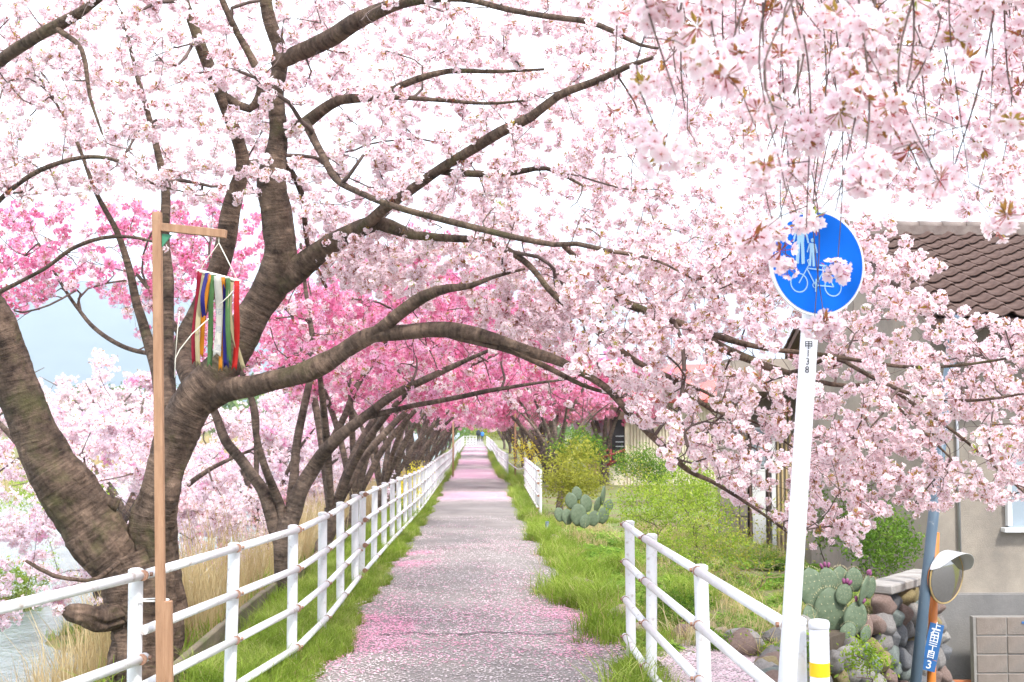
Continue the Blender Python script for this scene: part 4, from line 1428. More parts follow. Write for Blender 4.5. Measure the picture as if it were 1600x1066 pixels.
# bare grey tree
vase_tree("leafless grey tree with dense bare twigs at right of path", 1.95, 29.5, 3.9, 1.35, [], (), 90, 750, 0, low=1.2, base_r=0.09, cat="bare tree", objname="bare_tree",
          group="", barkm=M['bark_far'])
# pale trees down the bank and over the river on the left
for i, (x, y, h, r, ns, lab) in enumerate([(-6.6, 23, 5.0, 3.4, 1900, "whitish pink cherry tree low on the bank behind the big forked trunk"),
                                 (-8.8, 15.5, 4.6, 3.0, 1900, "pale cherry tree at the left edge leaning over the river"),
                                 (-5.0, 31, 4.4, 2.9, 1200, "pale pink cherry tree down the bank behind the thin stemmed tree"),
                                 (-9.5, 36, 5.0, 3.6, 1000, "pale cherry tree standing farther along the river edge"),
                                 (-6.2, 44, 4.6, 3.0, 800, "pale cherry tree on the lower bank well beyond the thin stemmed tree"),
                                 (-7.5, 58, 6.0, 3.6, 1300, "tall pale cherry tree far along the lower bank"),
                                 (-8.2, 76, 6.5, 4.2, 1300, "pale cherry tree second from the last on the lower bank"),
                                 (-9.5, 98, 7.0, 5.0, 1300, "farthest pale cherry tree on the lower bank")]):
    vase_tree(lab, x, y, h, r, [C_FWHITE, C_FPALE, C_FMID], (0.72, 0.24, 0.04), 60, 240, ns, lean=(0.3, 0), low=0.35, sscale=(0.8, 1.25) if y < 50 else (1.3, 2.0), base_r=0.16, fork=0.7,
              group="pale cherry trees by the river")
for i, (x, y, h, r) in enumerate([(-29, 60, 6.5, 4.5), (-32, 82, 6.5, 5), (-30, 104, 7, 5.5), (-33, 130, 7, 6)]):
    vase_tree("%s pale pink cherry tree on the opposite river bank" % ["nearest", "second", "third", "farthest"][i], x, y, h, r, [C_FPALE, C_FWHITE], (.5, .5), 30, 60, 650, low=0.8, sscale=(2.2, 3.2), base_r=0.2,
              group="cherry trees across the river")


# ================================================================== FENCES
POST_R, RAIL_R, FH = 0.036, 0.024, 0.97


def post_mesh(h, r, nm="post"):
    b = MB()
    b.tube([(0, 0, -0.25), (0, 0, h)], r, 14, cap=False)
    b.tube([(0, 0, h), (0, 0, h + 0.006), (0, 0, h + 0.014)], [r * 1.06, r * 1.03, r * 0.6], 14)
    b.tube([(0, 0, h - 0.012), (0, 0, h)], r * 1.06, 14, cap=False)
    return b.mesh(nm, M['white_paint'], smooth=True)


post_me = post_mesh(FH, POST_R)
bolt_me = MB().tube([(0, 0, 0), (0.012, 0, 0)], 0.011, 6).mesh("bolt", M['rust'])
coll_me = MB().tube([(0, -0.035, 0), (0, 0.035, 0)], RAIL_R * 1.12, 10).mesh("rail_joint", M['rust'], smooth=True)


def rail_between(a, b, r, parent, over=0.0):
    d = (Vector(b) - Vector(a))
    d.normalize()
    return MB().tube([Vector(a) - d * over, Vector(b) + d * over], r, 10).obj("rail", M['white_paint'], parent, smooth=True)


def fence(label, pts, heights, side, group, detail=True, perspan=True, fh=FH, shared=False):
    base = Vector(pts[0])
    rt = root("pipe_railing", base, label, "railing", group)
    for i, p in enumerate(pts):
        if shared and i == 0: continue
        lean_ = (random.gauss(0, 0.008), random.gauss(0, 0.012), random.random() * 6)
        o = link("post", post_me, rt, Vector(p) - base, lean_)
    for h in heights:
        # rails run on the path side of the posts
        Q = [Vector((p[0] + side * (POST_R + RAIL_R * 0.35), p[1], p[2] + h)) for p in pts]
        if perspan:
            for i, (a, b) in enumerate(zip(Q[:-1], Q[1:])):
                rail_between(a, b, RAIL_R, rt, over=0.012)
        else:
            MB().tube(Q, RAIL_R, 6).obj("rail", M['white_paint'], rt, smooth=True)
        if detail:
            for p, q in list(zip(pts, Q))[(1 if shared else 0):]:
                for dy in (-0.05,):
                    link("rail_joint", coll_me, rt, (Vector((q.x, q.y + dy, q.z)) - base)).scale = (1, 0.28, 1)
                link("bolt", bolt_me, rt, (Vector((q.x + side * RAIL_R * 0.9, q.y, q.z)) - base), (0, 0, 0 if side > 0 else PI))
    return rt


def lf(y):
    return np.interp(y, [2, 5.2, 6.4, 7.7, 9.0, 10.4, 60, 75, 150], [-2.9, -1.95, -1.66, -1.46, -1.27, -1.22, -1.16, -1.15, -1.15])


def gpt(x, y, base=0.0):
    return (float(x), float(y), float(prof(y)) + base)


H4 = (0.955, 0.685, 0.415, 0.145)
G_F = "white pipe railings beside the path"
ysA = [3.6, 5.0, 6.4]
fence("white two rail pipe railing flaring out at the near left, wooden pole tied to it", [gpt(lf(y), y) for y in ysA], (0.955, 0.55), 1, G_F)
ysB = [6.4, 7.75, 9.05, 10.4, 11.8, 13.2]
fence("long white four rail railing in front of the big cherry trunk", [gpt(lf(y), y) for y in ysB], H4, 1, G_F, shared=True)
ysC = [13.9 + 1.7 * i for i in range(28)]
fence("white four rail railing on the left running away under the pink trees", [gpt(lf(y), y) for y in ysC], H4, 1, G_F, perspan=False)
ysD = [62 + 2.0 * i for i in range(38)]
fence("distant white railing at the far left end of the path", [gpt(-1.2, y) for y in ysD], H4, 1, G_F, detail=False, perspan=False)
ysR = [4.66 + 0.0, 5.55, 6.5, 8.3, 9.4]
ysR = [4.75, 6.5, 8.3, 9.4]
frx = {4.75: 1.19, 6.5: 1.165, 8.3: 1.135, 9.4: 1.14}
fence("short white four rail railing at near right beside the round sign", [gpt(frx[y], y) for y in ysR], H4, -1, G_F)
ysE = [27.8 + 1.35 * i for i in range(11)]
fence("white railing on the right beside the green bush", [gpt(1.42 + 0.015 * (y - 28), y) for y in ysE], H4, -1, G_F, perspan=False)
ysG = [49 + 2.0 * i for i in range(44)]
fence("distant white railing on the right of the far path", [gpt(1.25, y) for y in ysG], H4, -1, G_F, detail=False, perspan=False)
# railing across the far end
b0 = gpt(-1.2, 138)
rt = root("pipe_railing", b0, "white railing crossing the far end of the path", "railing", G_F)
for i in range(5):
    link("post", post_me, rt, (0.34 * i, 0, 0))
for h in H4:
    MB().tube([(b0[0], b0[1] - .05, b0[2] + h), (b0[0] + 1.36, b0[1] - .05, b0[2] + h)], RAIL_R, 6).obj("rail", M['white_paint'], rt, smooth=True)
# sagging rope-like low rail between the two right railings
rt = root("chain_barrier", gpt(1.62, 42), "thin low cable strung between the two right railings", "cable")
MB().tube([(1.62, 42.0, float(prof(42)) + .62), (1.5, 45, float(prof(45)) + .5), (1.28, 49, float(prof(49)) + .66)], 0.018, 6).obj("cable", M['white_paint'], rt, smooth=True)

# ================================================================== BOLLARD
bp_ = W(1281, 1066, 4.66)
rt = root("bollard", (bp_.x, 4.66, 0), "white round bollard with a yellow band, right of the sign pole", "bollard")
b = MB(); b.tube([(bp_.x, 4.66, -0.2), (bp_.x, 4.66, 0.952)], 0.035, 24); b.obj("post", M['pole_white'], rt, smooth=True)
b = MB(); b.tube([(bp_.x, 4.66, 0.952), (bp_.x, 4.66, 0.958), (bp_.x, 4.66, 0.976), (bp_.x, 4.66, 0.984), (bp_.x, 4.66, 0.987)], [0.0345, 0.038, 0.038, 0.033, 0.02], 24); b.obj("cap", M['pole_white'], rt, smooth=True)
b = MB(); b.tube([(bp_.x, 4.66, 0.785), (bp_.x, 4.66, 0.835)], 0.0362, 24, cap=False); b.obj("band", M['yellow'], rt, smooth=True)
b = MB(); b.tube([(bp_.x, 4.66, 0.28), (bp_.x, 4.66, 0.33)], 0.0362, 24, cap=False); b.obj("band", M['yellow'], rt, smooth=True)

# ================================================================== ROUND SIGN
YS = 4.5
bot = W(1228, 1100, YS); top = W(1271, 420, YS)
ax = (top - bot).normalized()
base = bot + ax * ((-0.3 - bot.z) / ax.z)
rt = root("road_sign", base, "round blue walkers and bicycles sign on a leaning white pole", "road sign")
b = MB(); b.tube([base, top - ax * 0.0], [0.0335, 0.0300], 28); b.obj("pole", M['pole_white'], rt, smooth=True)
ctr = W(1278, 411, YS - 0.075)
yaw = math.radians(16)
nrm = Vector((math.sin(yaw), -math.cos(yaw), 0.02)).normalized()
tilt_up = ax
up = (tilt_up - nrm * tilt_up.dot(nrm)).normalized()
rt_ = up.cross(nrm).normalized()
SR = 0.187


def sp3(x, y, off):
    return ctr + rt_ * (x * SR) + up * (y * SR) + nrm * off


def disc(r, off, n=64):
    return [sp3(r * math.cos(2 * PI * k / n), r * math.sin(2 * PI * k / n), off) for k in range(n)]


b = MB()
n = 64
f_, k_ = disc(1.0, 0), disc(1.0, -0.012)
b.add(f_ + k_, [tuple(range(n)), tuple(reversed(range(n, 2 * n)))] + [(i, i + n, (i + 1) % n + n, (i + 1) % n) for i in range(n)])
so = b.obj("sign_plate", M['sign_white'], rt)
b = MB(); b.add(disc(0.955, 0.002), [tuple(range(n))]); b.obj("blue_face", M['sign_blue'], rt)
for hh in (-0.4, 0.4):
    c0 = sp3(0, hh, -0.03)
    MB().box(c0, (0.012, 0.06, 0.02)).obj("bracket", M['galv'], rt)


def picto_line(b, pts, w, off=0.004):
    for (x0, y0), (x1, y1) in zip(pts[:-1], pts[1:]):
        d = Vector((x1 - x0, y1 - y0)); L = d.length
        if L < 1e-6: continue
        d /= L
        nx, ny = -d.y * w / 2, d.x * w / 2
        e = w * 0.35
        b.add([sp3(x0 + nx - d.x * e, y0 + ny - d.y * e, off), sp3(x0 - nx - d.x * e, y0 - ny - d.y * e, off), sp3(x1 - nx + d.x * e, y1 - ny + d.y * e, off), sp3(x1 + nx + d.x * e, y1 + ny + d.y * e, off)], [(0, 1, 2, 3)])
        off += 0.00025


def ring(b, cx, cy, r, w, off=0.004):
    n = 30
    vs = [sp3(cx + rr * math.cos(2 * PI * k / n), cy + rr * math.sin(2 * PI * k / n), off) for rr in (r - w / 2, r + w / 2) for k in range(n)]
    b.add(vs, [(i, i + n, (i + 1) % n + n, (i + 1) % n) for i in range(n)])


def poly2(b, pts, off=0.004):
    b.add([sp3(x, y, off) for x, y in pts], [tuple(range(len(pts)))])


b = MB()
ring(b, -0.39, -0.42, 0.175, 0.02); ring(b, 0.33, -0.42, 0.175, 0.02); ring(b, -0.05, -0.43, 0.05, 0.015)
picto_line(b, [(-0.39, -0.42), (-0.20, -0.06), (-0.235, 0.02), (-0.17, 0.06)], 0.020)
picto_line(b, [(-0.235, -0.15), (-0.05, -0.43), (0.33, -0.42)], 0.020, 0.0055)
picto_line(b, [(-0.22, -0.13), (0.12, -0.13), (-0.05, -0.43)], 0.020, 0.0065)
picto_line(b, [(0.33, -0.42), (0.10, -0.06)], 0.020, 0.0075)
picto_line(b, [(0.02, -0.045), (0.16, -0.045)], 0.03, 0.0082)
picto_line(b, [(-0.05, -0.32), (-0.05, -0.55)], 0.022, 0.0086)
b.obj("bicycle_symbol", M['sign_picto'], rt)


def walker(cx, cy, s):
    b = MB()
    n = 18
    b.add([sp3(cx + 0.062 * s * math.cos(2 * PI * k / n), cy + 0.40 * s + 0.07 * s * math.sin(2 * PI * k / n), 0.0045) for k in range(n)], [tuple(range(n))])
    poly2(b, [(cx - .10 * s, cy + .30 * s), (cx + .10 * s, cy + .30 * s), (cx + .085 * s, cy - .02 * s), (cx - .085 * s, cy - .02 * s)], 0.0045)
    poly2(b, [(cx - .085 * s, cy - .02 * s), (cx - .005 * s, cy - .02 * s), (cx - .02 * s, cy - .5 * s), (cx - .10 * s, cy - .5 * s)], 0.0049)
    poly2(b, [(cx + .005 * s, cy - .02 * s), (cx + .085 * s, cy - .02 * s), (cx + .13 * s, cy - .48 * s), (cx + .05 * s, cy - .5 * s)], 0.0049)
    picto_line(b, [(cx - .11 * s, cy + .26 * s), (cx - .18 * s, cy - .02 * s)], 0.045 * s, 0.0053)
    picto_line(b, [(cx + .11 * s, cy + .26 * s), (cx + .19 * s, cy + .0 * s)], 0.045 * s, 0.0053)
    b.obj("walker_symbol", M['sign_picto'], rt)


walker(-0.40, 0.36, 0.85)
walker(-0.15, 0.19, 0.55)


def text_obj(name, s, loc, rot_m, size, m, parent, align='CENTER'):
    cu = bpy.data.curves.new(name, 'FONT')
    cu.body = s
    cu.size = size
    cu.align_x = align
    cu.align_y = 'CENTER'
    cu.extrude = 0.0003
    cu.offset = size * 0.007
    tmp = bpy.data.objects.new(name, cu)
    COL.objects.link(tmp)
    dg = bpy.context.evaluated_depsgraph_get()
    me = bpy.data.meshes.new_from_object(tmp.evaluated_get(dg))
    bpy.data.objects.remove(tmp)
    me.materials.clear()
    o = link(name, me, parent, m=m)
    Mx = rot_m.to_4x4()
    Mx.translation = Vector(loc) - world_loc(parent)
    o.matrix_local = Mx
    return o


for i, ch in enumerate(["甲", "1", "3", "8"]):
    p = W(1259.5 - i * 0.8, 541 + i * 12.6, YS)
    dirn = (Vector((0, 0, CAM_H)) - p); dirn.z = 0; dirn.normalize()
    dirn = (Matrix.Rotation(math.radians(6), 3, 'Z') @ dirn)
    xx = Vector((-dirn.y, dirn.x, 0)).normalized()
    # lettering on the pole surface
    axp = base + ax * ((p.z - base.z) / ax.z)
    loc = axp + dirn * 0.0342 + xx * (-0.003)
    R3 = Matrix((xx, ax, dirn)).transposed()
    text_obj("pole_lettering", ch, loc, R3, 0.033, M['black_print'], rt)

# ================================================================== WOODEN POLE WITH RIBBONS
YP = 6.3
pt, pb = W(245.5, 332, YP), W(252, 1066, YP)
rt = root("wooden_pole", (pb.x, YP, 0), "slim planed wooden pole with a short arm, tied to the near left railing", "pole")
ax2 = (pt - pb).normalized()
b0 = pb + ax2 * ((-0.05 - pb.z) / ax2.z)
R3 = ax2.to_track_quat('Z', 'Y').to_matrix()
MB().box((b0 + pt) / 2, (0.042, 0.042, (pt - b0).length), R3).obj("upright", M['wood'], rt, bevel=0.002)
sp0 = W(257.5, 941, YP - 0.04); sp1 = W(258, 1180, YP - 0.04)
MB().box((sp0 + sp1) / 2 + Vector((0.006, 0.042, 0)), (0.040, 0.042, (sp0 - sp1).length), R3).obj("splice_block", M['wood'], rt, bevel=0.003)
a0, a1 = W(252, 355, YP), W(353, 366, YP - 0.05)
dd = (a1 - a0).normalized()
R4 = Matrix((dd, dd.cross(Vector((0, 0, 1))).normalized() * -1, Vector((0, 0, 1)))).transposed()
MB().box((a0 + a1) / 2, ((a1 - a0).length, 0.036, 0.040), dd.to_track_quat('X', 'Z').to_matrix()).obj("arm", M['wood'], rt, bevel=0.002)
g0, g1, g2 = W(253, 365, YP - .004), W(268, 367, YP - .004), W(253, 386, YP - .004)
b = MB(); off = Vector((0, 0.014, 0))
b.add([g0, g1, g2, g0 + off, g1 + off, g2 + off], [(0, 2, 1), (3, 4, 5), (0, 1, 4, 3), (1, 2, 5, 4), (2, 0, 3, 5)]); b.obj("corner_bracket", M['green_metal'], rt)
# tie
b = MB()
pts = []
cpx, cpy = W(239, 938, 6.34).x, 6.35
for k in range(25):
    a = 2 * PI * k / 24
    pts.append((cpx + 0.073 * math.cos(a), cpy + 0.045 * math.sin(a), W(239, 938, 6.34).z))
b.tube(pts, 0.004, 6, cap=False)
p = W(211, 938, 6.3)
b.tube([p, W(207, 955, 6.3), W(205, 968, 6.3), W(212, 966, 6.3), W(214, 950, 6.3), W(212, 940, 6.3)], 0.0028, 5)
b.obj("tie", M['zip'], rt, smooth=True)

rt = root("ribbon_banner", W(343, 376, YP - .04), "bundle of coloured ribbons hanging on a white rod from the wooden arm", "ribbon banner")
r0_, r1_ = W(309, 423, YP - .02), W(376, 440, YP - .08)
MB().tube([r0_, r1_], 0.0085, 10).obj("rod", M['rope'], rt, smooth=True)
hk = W(342, 376, YP - .045)
b = MB()
b.tube([hk + Vector((0, 0, .02)), hk, hk + Vector((0, 0, -.012))], 0.004, 6)
b.tube([hk + Vector((0, 0, -.012)), r1_ + (r0_ - r1_) * .06], 0.0026, 5)
b.tube([hk + Vector((0, 0, -.012)), W(320, 410, YP), r0_ + (r1_ - r0_) * .06], 0.0018, 5)
b.obj("hanging_cord", M['rope'], rt, smooth=True)
b = MB()
b.tube([W(375, 441, YP - .09), W(358, 462, YP - .10), W(341, 478, YP - .10)], 0.0026, 5)
b.tube([W(326, 498, YP - .09), W(300, 522, YP - .09), W(281, 546, YP - .09), W(274, 560, YP - .09), W(273, 590, YP - .09)], 0.0026, 5)
b.tube([W(281, 486, YP - .05), W(277, 520, YP - .06), W(274, 560, YP - .06)], 0.002, 5)
b.obj("loose_cord", M['rope'], rt, smooth=True)
ribs = [('crimson', 312, 304, 570, 7.5), ('cream', 318, 309, 574, 8), ('navy', 323, 318, 502, 7), ('orange', 329, 313, 560, 8), ('green', 335, 328, 574, 8.5),
        ('ivory', 341, 340, 558, 12), ('orange', 349, 345, 580, 6.5), ('navy', 350, 353, 576, 8), ('green', 355, 357, 572, 8), ('cream', 362, 381, 580, 7), ('red', 371, 366, 579, 9)]
for i, (c, xt, xb, yb, w_) in enumerate(ribs):
    t_ = (xt - 309) / 67.0
    vs, fs = [], []
    n = 14
    for k in range(n + 1):
        q = k / n
        y_px = 423 + 17 * t_ + (yb - 423 - 17 * t_) * q
        bend = (10 if i in (9,) else 3) * math.sin(q * PI) * (-1 if i < 5 else 0.4)
        if i == 9: bend = -9 * math.sin(q * PI)
        cx = xt + (xb - xt) * q + bend + 1.2 * math.sin(q * 6 + i)
        tw_ = math.sin(q * 4 + i * 1.7) * 0.5
        yy = YP - .03 - .06 * t_ - 0.012 * (i % 3) + 0.02 * math.sin(q * 5 + i)
        hw = w_ / 2 * (0.75 + 0.25 * math.cos(tw_ * 2))
        tail = 0
        p1, p2, p3 = W(cx - hw, y_px, yy + .008 * math.sin(tw_)), W(cx, y_px - (6 if k == n else 0), yy + .004), W(cx + hw, y_px, yy - .008 * math.sin(tw_))
        vs += [p1, p2, p3]
        if k:
            j = 3 * (k - 1)
            fs += [(j, j + 1, j + 4, j + 3), (j + 1, j + 2, j + 5, j + 4)]
    base_ = world_loc(rt)
    o = link("ribbon", mesh_from("ribbon", [v - base_ for v in vs], fs), rt, m=M['r_' + c])
    md = o.modifiers.new("thickness", 'SOLIDIFY'); md.thickness = 0.0012
    o['label'] = c + " ribbon"
# brushed characters on the ivory ribbon
for ch, yy in (("花", 488), ("見", 516), ("道", 544)):
    p = W(341, yy, YP - .115)
    text_obj("ribbon_lettering", ch, p, Matrix.Rotation(PI / 2, 3, 'X'), 0.034, mat("grey_ink", (0.22, 0.22, 0.24)), rt)

# ================================================================== HOUSE (right)
HX0, HX1, HY0, HY1 = 5.15, 9.6, 14.3, 19.6
rt = root("house", (HX0, HY0, -2.2), "grey rendered house with brown clay tile roof at the right edge", "house")
MB().box(((HX0 + HX1) / 2, (HY0 + HY1) / 2, (2.95 - 2.3) / 2), (HX1 - HX0, HY1 - HY0, 2.95 + 2.3)).obj("wall", M['mortar'], rt)
# gable triangle
b = MB()
gy = (HY0 + HY1) / 2
b.add([(HX0 + .002, HY0, 2.95), (HX0 + .002, HY1, 2.95), (HX0 + .002, gy, 4.12), (HX0 + .14, HY0, 2.95), (HX0 + .14, HY1, 2.95), (HX0 + .14, gy, 4.12)],
      [(0, 2, 1), (3, 4, 5), (0, 3, 5, 2), (1, 2, 5, 4), (0, 1, 4, 3)])
b.obj("gable", M['mortar'], rt)
MB().box(((HX0 + HX1) / 2, HY0 - .028, -1.26), (HX1 - HX0 + .05, .06, 2.1)).obj("plinth", M['mortar_dark'], rt, bevel=.006)
MB().box(((HX0 + HX1) / 2, HY0 - .012, -.205), (HX1 - HX0 + .03, .03, .012)).obj("ledge", M['joint'], rt)
# window on the front wall
wx0, wx1, wz0, wz1 = 5.98, 7.3, .52, 1.62
fr = MB()
for c, d in ((((wx0 + wx1) / 2, HY0 - .03, wz1), (wx1 - wx0 + .1, .09, .05)), (((wx0 + wx1) / 2, HY0 - .05, wz0 - .02), (wx1 - wx0 + .16, .14, .05)),
             ((wx0, HY0 - .031, (wz0 + wz1) / 2), (.05, .088, wz1 - wz0 - .05)), ((wx1, HY0 - .031, (wz0 + wz1) / 2), (.05, .088, wz1 - wz0 - .05)),
             (((wx0 + wx1) / 2, HY0 - .02, (wz0 + wz1) / 2), (.045, .05, wz1 - wz0 - .05)), (((wx0 + wx1) / 2 - .3, HY0 - .0192, wz0 + .62), (.6, .03, .02))):
    fr.box(c, d)
wf_ = fr.obj("window", M['alu'], rt, bevel=.004)
MB().box(((wx0 + wx1) / 2, HY0 - .004, (wz0 + wz1) / 2), (wx1 - wx0, .012, wz1 - wz0)).obj("pane", M['glass'], wf_)
MB().tube([(5.42, HY0 - .03, -.1), (5.42, HY0 - .03, 2.7)], .018, 8).obj('conduit', M['galv'], rt, smooth=True)
# roof
RY0, RY1, RIDGE, EAVE, VX = 13.6, 20.3, 4.25, 2.86, 4.95
ry = (RY0 + RY1) / 2
sl = math.atan2(RIDGE - EAVE, ry - RY0)
Ls = math.hypot(RIDGE - EAVE, ry - RY0)
b = MB()
b.add([(VX, RY0, EAVE - .05), (HX1 + .2, RY0, EAVE - .05), (HX1 + .2, ry, RIDGE - .05), (VX, ry, RIDGE - .05), (VX, RY1, EAVE - .05), (HX1 + .2, RY1, EAVE - .05),
       (VX, RY0, EAVE - .15), (HX1 + .2, RY0, EAVE - .15), (HX1 + .2, ry, RIDGE - .15), (VX, ry, RIDGE - .15), (VX, RY1, EAVE - .15), (HX1 + .2, RY1, EAVE - .15)],
      [(0, 1, 2, 3), (3, 2, 5, 4), (6, 9, 8, 7), (9, 10, 11, 8), (0, 6, 7, 1), (4, 5, 11, 10), (0, 3, 9, 6), (3, 4, 10, 9), (1, 7, 8, 2), (2, 8, 11, 5)])
ro = b.obj("roof", M['dark_wood'], rt)
TW, TL = 0.285, 0.262
# one clay tile: a shallow S with a rolled edge
vs, fs = [], []
prof_t = [(0, .012), (.04, -.006), (.10, -.016), (.16, -.012), (.205, .010), (.235, .036), (.265, .040), (.292, .018)]
for lay, dz in ((0, 0), (1, -.018)):
    for ln, lz in ((0, .036), (TL + .03, .0)):
        for (tx, tz) in prof_t:
            vs.append((tx, ln - (.006 if 0 < tx < .2 and ln == 0 else 0), tz + lz + dz))
k = len(prof_t)
for i in range(k - 1):
    fs += [(i, i + 1, k + i + 1, k + i), (2 * k + i, 3 * k + i, 3 * k + i + 1, 2 * k + i + 1), (i, 2 * k + i, 2 * k + i + 1, i + 1)]
fs += [(0, k, 3 * k, 2 * k), (k - 1, 3 * k - 1, 4 * k - 1, 2 * k - 1)]
tile_me = mesh_from("tile", vs, fs); tile_me.materials.append(M['tile'])
rb = world_loc(rt)
nc = int(Ls / TL)
for r_ in range(nc + 1):
    for c in range(16):
        x = VX + c * TW
        yv = RY0 - 0.03 + r_ * TL * math.cos(sl)
        zv = EAVE - 0.03 + r_ * TL * math.sin(sl)
        if yv > ry - .12: continue
        o = link("tile", tile_me, ro, Vector((x + random.gauss(0, .002), yv, zv + random.gauss(0, .002))) - rb, (sl + random.gauss(0, .008), random.gauss(0, .006), random.gauss(0, .006)))
# back slope tiles joined
b = MB()
for r_ in range(nc):
    b.box((7.35, RY1 - (r_ + .5) * TL * math.cos(sl), EAVE + .0 + (r_ + .5) * TL * math.sin(sl)), (4.85, TL * 1.05, .03), Matrix.Rotation(-sl, 3, 'X') @ Matrix.Rotation(.06, 3, 'X'))
o = b.obj("back_tiles", M['tile'], ro); o['kind'] = 'stuff'
# ridge caps
rc = MB().tube([(0, 0, 0), (0.33, 0, 0)], [0.085, 0.078], 12).mesh("ridge_tile", M['tile_ridge'], smooth=True)
for c in range(15):
    link("ridge_tile", rc, ro, Vector((VX + .05 + c * .32, ry, RIDGE + .075)) - rb)
MB().box((7.3, ry, RIDGE + .02), (4.7, .18, .12)).obj("ridge_bed", M['tile_ridge'], ro)
b = MB()
oc = Vector((VX + .02, ry, RIDGE + .13))
b.tube([oc + Vector((0, 0, -.14)), oc + Vector((-.03, 0, -.02)), oc + Vector((-.02, 0, .07))], [.13, .10, .05], 10)
b.tube([oc + Vector((-.06, .0, -.03)), oc + Vector((-.12, 0, -.03))], [.075, .065], 12)
b.tube([oc + Vector((0, -.09, -.08)), oc + Vector((-.03, -.15, -.02)), oc + Vector((-.02, -.12, .03))], [.04, .035, .02], 8)
b.tube([oc + Vector((0, .09, -.08)), oc + Vector((-.03, .15, -.02)), oc + Vector((-.02, .12, .03))], [.04, .035, .02], 8)
b.obj("ridge_end_ornament", M['tile_ridge'], ro, smooth=True)
# verge rolls
vr = MB().tube([(0, 0, 0), (0, TL * 1.05, 0)], [.055, .048], 10).mesh("verge_tile", M['tile'], smooth=True)
for r_ in range(nc + 1):
    link("verge_tile", vr, ro, Vector((VX - .02, RY0 + r_ * TL * math.cos(sl), EAVE + .0 + r_ * TL * math.sin(sl))) - rb, (sl, 0, 0))
MB().tube([(VX + .05, RY0 - .08, EAVE - .10), (HX1, RY0 - .08, EAVE - .12)], .05, 8).obj("gutter", M['dark_wood'], rt, smooth=True)

# ---- block wall in front of the house
BX0, BZ1, BY = 5.40, -0.40, 13.86
rt = root("block_wall", (BX0, BY, -2.25), "grey brown concrete block wall at the bottom right corner", "block wall")
bl = MB().box((0, 0, 0), (.325, .11, .187)).mesh("block", M['block'], bevel=.006)
for r_ in range(9):
    z = BZ1 - .095 - r_ * .2
    for c in range(9):
        x = BX0 + .17 + c * .335 + (0 if r_ % 2 else 0)
        link("block", bl, rt, Vector((x, BY + random.gauss(0, .0015), z)) - world_loc(rt), (0, 0, PI * (random.random() > .5)))
MB().box((BX0 + 1.5, BY + .004, BZ1 - .91), (3.05, .095, 1.83)).obj("mortar_joints", M['joint'], rt)
MB().box((BX0 + .55, BY - .058, BZ1 - .055), (.10, .006, .022)).obj("label_strip", M['plate_blue'], rt)
MB().box((5.27, 13.95, -1.24), (.25, .02, .3)).obj("brick_patch", mat("orange_brick", (.45, .16, .07), rough=.9), rt)

# ================================================================== BUILDING BEHIND (window, white panel)
YB3 = 22.5
def q3(px, py): return W(px, py, YB3)
rt = root("outbuilding", (q3(1140, 800).x, YB3, -1), "narrow building with concrete block pier, window and white panel behind blossom", "outbuilding")
def slab(nm, px0, py0, px1, py1, dy, th, m, par=None, bevel=0):
    a, b_ = q3(px0, py0), q3(px1, py1)
    return MB().box(((a.x + b_.x) / 2, YB3 + dy, (a.z + b_.z) / 2), (abs(b_.x - a.x), th, abs(a.z - b_.z))).obj(nm, m, par or rt, bevel=bevel)
slab("wall", 1141, 560, 1420, 900, .7, 1.2, M['mortar'])
for i in range(11):
    for k in range(2):
        slab("block", 1141 + k * 13.2, 640 + i * 24, 1153.4 + k * 13.2, 662.6 + i * 24, 0, .2, M['block'], bevel=.008)
slab("post", 1168, 640, 1174, 900, -.02, .15, M['dark_wood'])
w3 = slab("window", 1174.5, 668, 1197, 731, .02, .08, M['alu'], bevel=.01)
slab("pane", 1177, 671, 1195, 727, -.03, .02, M['glass'], w3)
slab("panel", 1174.5, 733, 1197, 900, .0, .08, M['white_panel'])
slab("post", 1197.5, 640, 1202, 900, -.03, .12, M['dark_wood'])
slab("white_post", 1202.5, 640, 1212, 900, -.04, .12, M['white_panel'])
for k in range(4):
    slab("board", 1213 + k * 6.5, 640, 1219 + k * 6.5, 900, -.0, .06, M['ochre_board'], bevel=.004)
a, b_ = q3(1130, 628), q3(1440, 628)
MB().box(((a.x + b_.x) / 2, YB3 + .2, a.z + .12), (b_.x - a.x, 1.9, .14), Matrix.Rotation(-.12, 3, 'X')).obj("roof", M['far_roof'], rt)

# ================================================================== CREAM BUILDING WITH DOOR
YC = 46.0
def q4(px, py, y=YC): return W(px, py, y)
rt = root("cream_building", (q4(980, 700).x, YC, -1.0), "cream ribbed sheet metal building with dark doorway and red roof", "building")
def slab4(nm, px0, py0, px1, py1, dy, th, m, par=None):
    a, b_ = q4(px0, py0), q4(px1, py1)
    return MB().box(((a.x + b_.x) / 2, YC + dy, (a.z + b_.z) / 2), (abs(b_.x - a.x), th, abs(a.z - b_.z))).obj(nm, m, par or rt)
slab4("wall", 952, 622, 1260, 790, 2.1, 4.0, M['siding'])
b = MB()
a_, e_ = q4(982, 630), q4(1255, 790)
x = a_.x
while x < e_.x:
    b.box((x, YC + .07, (a_.z + e_.z) / 2), (.07, .06, a_.z - e_.z)); x += .115
o = b.obj("siding_ribs", M['siding'], rt); o['kind'] = 'stuff'
slab4("door_shade_panel", 956, 656, 976, 726, .06, .06, M['room_shade'])  # dark panel on the solid wall, its colour painting the shade inside
slab4("door_frame", 953, 654, 956, 727, .0, .12, M['dark_wood'])
slab4("door_frame", 976, 654, 981, 727, .0, .12, M['siding'])
for py in (681, 690, 697): slab4("door_bar", 962, py, 975, py + 1.4, .0, .04, M['galv'])
a, b_ = q4(940, 620), q4(1275, 620)
